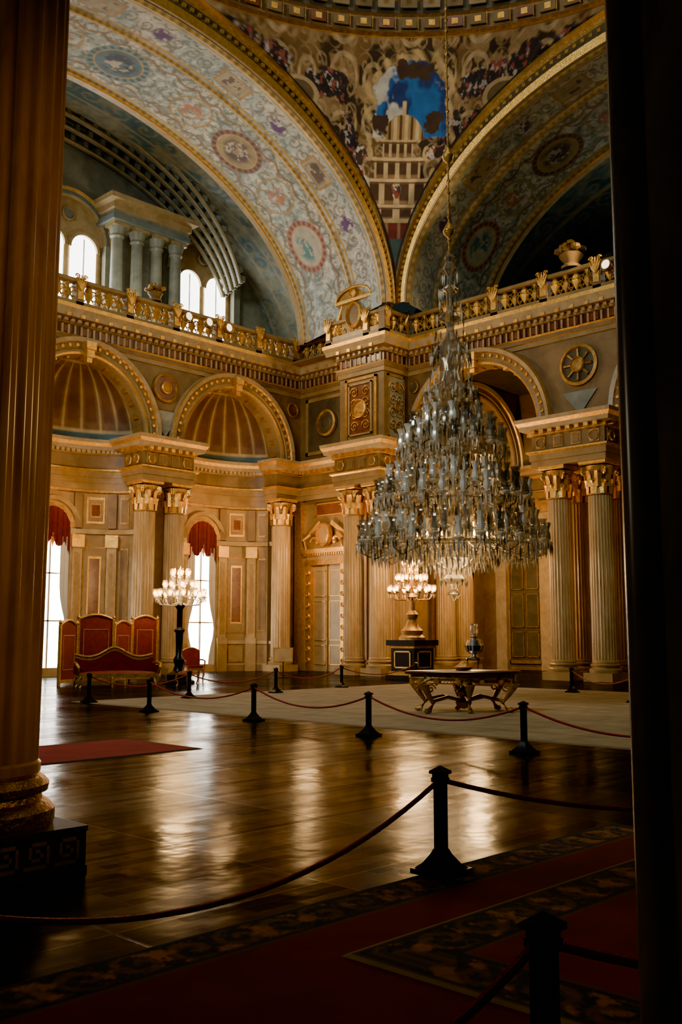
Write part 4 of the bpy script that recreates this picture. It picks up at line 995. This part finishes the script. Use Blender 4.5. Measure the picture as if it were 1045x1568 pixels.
n=25; x=np.linspace(-W,W,n); top=1.0+.14*np.exp(-(x/.35)**2)+.08*np.cos(x*3.8)
for d,zo,mt in ((.44,0,GOLDD),(.38,-.09,REDF)):
    P=np.array([[(xx*(.97 if mt is REDF else 1),d+.1,.42),(xx*(.97 if mt is REDF else 1),d+.12,tt+zo),(xx,d+.02,tt+zo),(xx,d-.02,.42)] for xx,tt in zip(x,top)]); m.grid(P,mt)
m.tube([(xx,.46,tt+.02) for xx,tt in zip(x,top)],.045,6,GOLDD)
for s in (-1,1):
    m.tube([(s*W,.44,.72),(s*W*1.03,.1,.76),(s*W*1.05,-.35,.72),(s*W*1.02,-.45,.62),(s*W,-.38,.42)],.045,7,GOLDD); m.box(s*W-.04,s*W+.04,-.35,.4,.42,.68,REDF)
    for y in (-.38,.4): m.tube([(s*W*.95,y,.34),(s*W,y,.2),(s*W*.93,y,.08),(s*W*.97,y,0)],[.06,.05,.03,.04],7,GOLDD)
for y in (-.4,): m.tube([(-.2,y,.32),(-.2,y,.0)],.04,6,GOLDD); m.tube([(.2,y,.32),(.2,y,.0)],.04,6,GOLDD)
so=m.obj('gilded_sofa',loc=(18.1,27.4,0)); so.rotation_euler=(0,0,math.radians(-12))
m=MB()
pts=[(16.9,28.9),(17.9,29.5),(19.2,29.3),(20.3,29.9),(21.3,29.7)]
for i,(a,b) in enumerate(zip(pts[:-1],pts[1:])):
    a=np.array(a);b=np.array(b);L=np.linalg.norm(b-a);ang=math.atan2(*(b-a)[::-1]); m.T=rotz(ang,(a[0],a[1],0)); h=1.95 if i%2==0 else 2.15
    m.box(.07,L-.07,-.02,.02,.15,h,REDF); 
    for x in (0.03,L-.03): m.box(x-.05,x+.05,-.04,.04,0,h+.02,GOLDD); m.lathe([(.03,h),(.07,h+.07),(.02,h+.16),(0,h+.2)],8,GOLDD,c=(x,0))
    m.box(.03,L-.03,-.035,.035,.1,.2,GOLDD); m.box(.2,L-.2,-.03,.03,.5,.53,GOLDD); m.box(.2,L-.2,-.03,.03,h-.35,h-.32,GOLDD); m.box(.2,.23,-.03,.03,.5,h-.33,GOLDD); m.box(L-.23,L-.2,-.03,.03,.5,h-.33,GOLDD)
    x=np.linspace(.03,L-.03,13); m.tube([(xx,0,h+.16*math.sin(pi*(xx-.03)/(L-.06))) for xx in x],.05,6,GOLDD)
    P=np.array([[(xx,0,h-.05),(xx,0,h+.16*math.sin(pi*(xx-.03)/(L-.06)))] for xx in x]); m.grid(P,REDF)
m.T=None; m.obj('folding_screen')
def stool(name,loc,rz):
    m=MB(); m.box(-.3,.3,-.25,.25,.36,.42,GOLDD); P=np.array([[( -.3+.6*i/6,-.25+.5*j/6,.42+.08*(math.sin(pi*i/6)*math.sin(pi*j/6))**.4) for j in range(7)] for i in range(7)]); m.grid(P,REDF)
    for sx in (-1,1):
        for sy in (-1,1): m.tube([(.26*sx,.21*sy,.38),(.29*sx,.24*sy,.25),(.24*sx,.19*sy,.1),(.27*sx,.22*sy,0)],[.04,.035,.02,.03],6,GOLD)
    o=m.obj(name,loc=loc); o.rotation_euler=(0,0,rz)
def armchair(name,loc,rz):
    m=MB(); m.box(-.33,.33,-.3,.3,.36,.44,GOLDD); m.box(-.29,.29,-.28,.26,.44,.54,REDF)
    x=np.linspace(-.33,.33,11); tp=1.05+.12*np.cos(x*4.6)
    m.grid(np.array([[(a,.27,.44),(a,.33,b),(a,.38,b),(a,.36,.44)] for a,b in zip(x,tp)]),REDF); m.tube([(a,.35,b) for a,b in zip(x,tp)],.035,6,GOLDD)
    for s in (-1,1):
        m.tube([(s*.33,.34,.44),(s*.33,.35,.85),(s*.32,.36,1.06)],.035,6,GOLDD); m.tube([(s*.34,.3,.74),(s*.37,0,.74),(s*.36,-.25,.7),(s*.34,-.24,.44)],.03,6,GOLDD)
        for y in (-.26,.3): m.tube([(s*.29,y,.4),(s*.31,y,.2),(s*.27,y,.06),(s*.3,y,0)],[.045,.04,.025,.03],6,GOLDD)
    o=m.obj(name,loc=loc); o.rotation_euler=(0,0,rz)
armchair('gilded_armchair',(22.6,29.3,0),math.radians(-20)); armchair('gilded_armchair.001',(12.8,27.0,0),math.radians(20))
stool('gilded_stool',(19.9,26.1,0),.3)
m=MB(); m.box(-.02,.02,-.02,.02,0,.95,BLACK); m.box(-.2,.2,-.15,.15,0,.03,BLACK); m.box(-.34,.34,-.03,.03,.62,1.12,TRIM); m.box(-.38,.38,-.02,.05,.58,1.16,GOLDD)
o=m.obj('information_stand',loc=(26.4,28.6,0)); o.rotation_euler=(0,0,-.75)
m=MB()
for k in range(3):
    a=k*2.094; m.tube([(.35*math.cos(a),.35*math.sin(a),0),(.18*math.cos(a),.18*math.sin(a),.35),(.28*math.cos(a),.28*math.sin(a),.75)],.03,6,GOLDD)
m.lathe([(.0,.74),(.34,.75),(.34,.8),(.15,.84),(.12,.92),(.3,1.05),(.36,1.25),(.28,1.45),(.12,1.52),(.14,1.58),(.1,1.62)],20,simple('silver',(.5,.52,.55),rough=.2,metal=1))
m.lathe([(.1,1.62),(.16,1.75),(.13,1.95),(.16,2.05)],16,CRYS)
m.obj('silver_urn_lamp',loc=(30.2,22.3,0))
m=MB(); m.lathe([(.0,.0),(.12,.08),(.22,.25),(.26,.5),(.2,.75),(.08,.85),(.03,1.0)],12,CRYS); m.lathe([(.27,.48),(.29,.5),(.27,.54)],12,GOLD); m.tube([(0,0,1),(0,0,5),(0,0,7.3)],.012,5,GOLDD); m.lathe([(0,.3),(.08,.35),(.08,.5),(0,.58)],8,BULB)
m.obj('added_lantern',loc=(34.8,25.6,6.0))  # made-up lantern, added to carry the light on the aisle wall
# ---------------------------------------------------------------- lights
def area(name,loc,tgt,sx,sy,e,c):
    l=bpy.data.lights.new(name,'AREA'); l.shape='RECTANGLE'; l.size=sx; l.size_y=sy; l.energy=e; l.color=c
    o=bpy.data.objects.new(name,l); o.location=loc; o.rotation_euler=(Vector(tgt)-Vector(loc)).to_track_quat('-Z','Y').to_euler(); return link(o)
area('opposite_gallery_daylight',(-4,16,19),(30,31,20.5),8,6,6800,(.90,.98,1))
area('right_wing_fill',(44.5,14,19.5),(30,14,22),10,4,600,(.88,.97,.9))  # unseen area light added to brighten the right vault
area('dome_lantern_daylight',(CP,CQ,36),(CP,CQ,0),5,5,900,(1,.90,.70))
def spot(name,loc,tgt,e,c,ang=60,size=.3):
    l=bpy.data.lights.new(name,'SPOT'); l.energy=e; l.color=c; l.spot_size=math.radians(ang); l.spot_blend=.8; l.shadow_soft_size=size
    o=bpy.data.objects.new(name,l); o.location=loc; o.rotation_euler=(Vector(tgt)-Vector(loc)).to_track_quat('-Z','Y').to_euler(); return link(o)
spot('gallery_spot',(25.5,32.9,16.1),(33,24,8),1800,(1,.72,.38),80)
spot('gallery_spot',(31.8,17,16.1),(22,38,8),3100,(1,.74,.40),80)
spot('gallery_spot',(31.8,22.2,16.1),(26,25,22),1300,(1,.78,.48),90)
spot('column_fill',(8.0,-1.2,5.0),(3.3,6.8,3.2),950,(1,.58,.18),42,.15)  # added spot with no fixture, brightens the left foreground column
def pt(name,loc,e,c,s=.4):
    l=bpy.data.lights.new(name,'POINT'); l.energy=e; l.color=c; l.shadow_soft_size=s; o=bpy.data.objects.new(name,l); o.location=loc; return link(o)
pt('chandelier_glow',(CP,CQ,3.2),300,(1,.70,.38),.8)
pt('doorway_fill',(30.2,31.2,5.5),560,(1,.58,.22))  # added light with no fixture, warms the door wall
pt('lantern_light',(34.8,25.6,5.8),1500,(1,.58,.21),.3)  # light of the made-up lantern, brightens the aisle wall
pt('apse_lamp',(28.1,34.2,7.2),250,(1,.58,.23)); pt('apse_lamp',(20.5,34.2,7.2),200,(1,.58,.23))
pt('foreground_fill',(6.8,-2.6,4.6),80,(1,.6,.25),.25)  # unseen fill added for the foreground carpet and left column
pt('foreground_fill',(-3.2,7.0,3.6),190,(1,.84,.62),.3)  # unseen fill added beside the camera for the right pillar
pt('gallery_fill',(24.5,35.5,16.0),260,(.9,1,.9),.5)  # unseen fill added to lift the gallery arches
w=bpy.data.worlds.new('World'); bpy.context.scene.world=w; w.use_nodes=True
w.node_tree.nodes['Background'].inputs[0].default_value=(.50,.70,.64,1); w.node_tree.nodes['Background'].inputs[1].default_value=.05
# ---------------------------------------------------------------- camera
cam=bpy.data.cameras.new('camera'); co=bpy.data.objects.new('camera',cam); link(co); co.location=(0,0,1.6)
p=math.radians(7.1); co.rotation_euler=Vector((.7193*math.cos(p),.6947*math.cos(p),math.sin(p))).to_track_quat('-Z','Y').to_euler()
cam.sensor_width=36; cam.lens=35.0; cam.clip_start=.05; cam.clip_end=300
bpy.context.scene.camera=co
vs=bpy.context.scene.view_settings
try:
    vs.view_transform='AgX'; vs.look='AgX - Punchy'
except Exception: pass
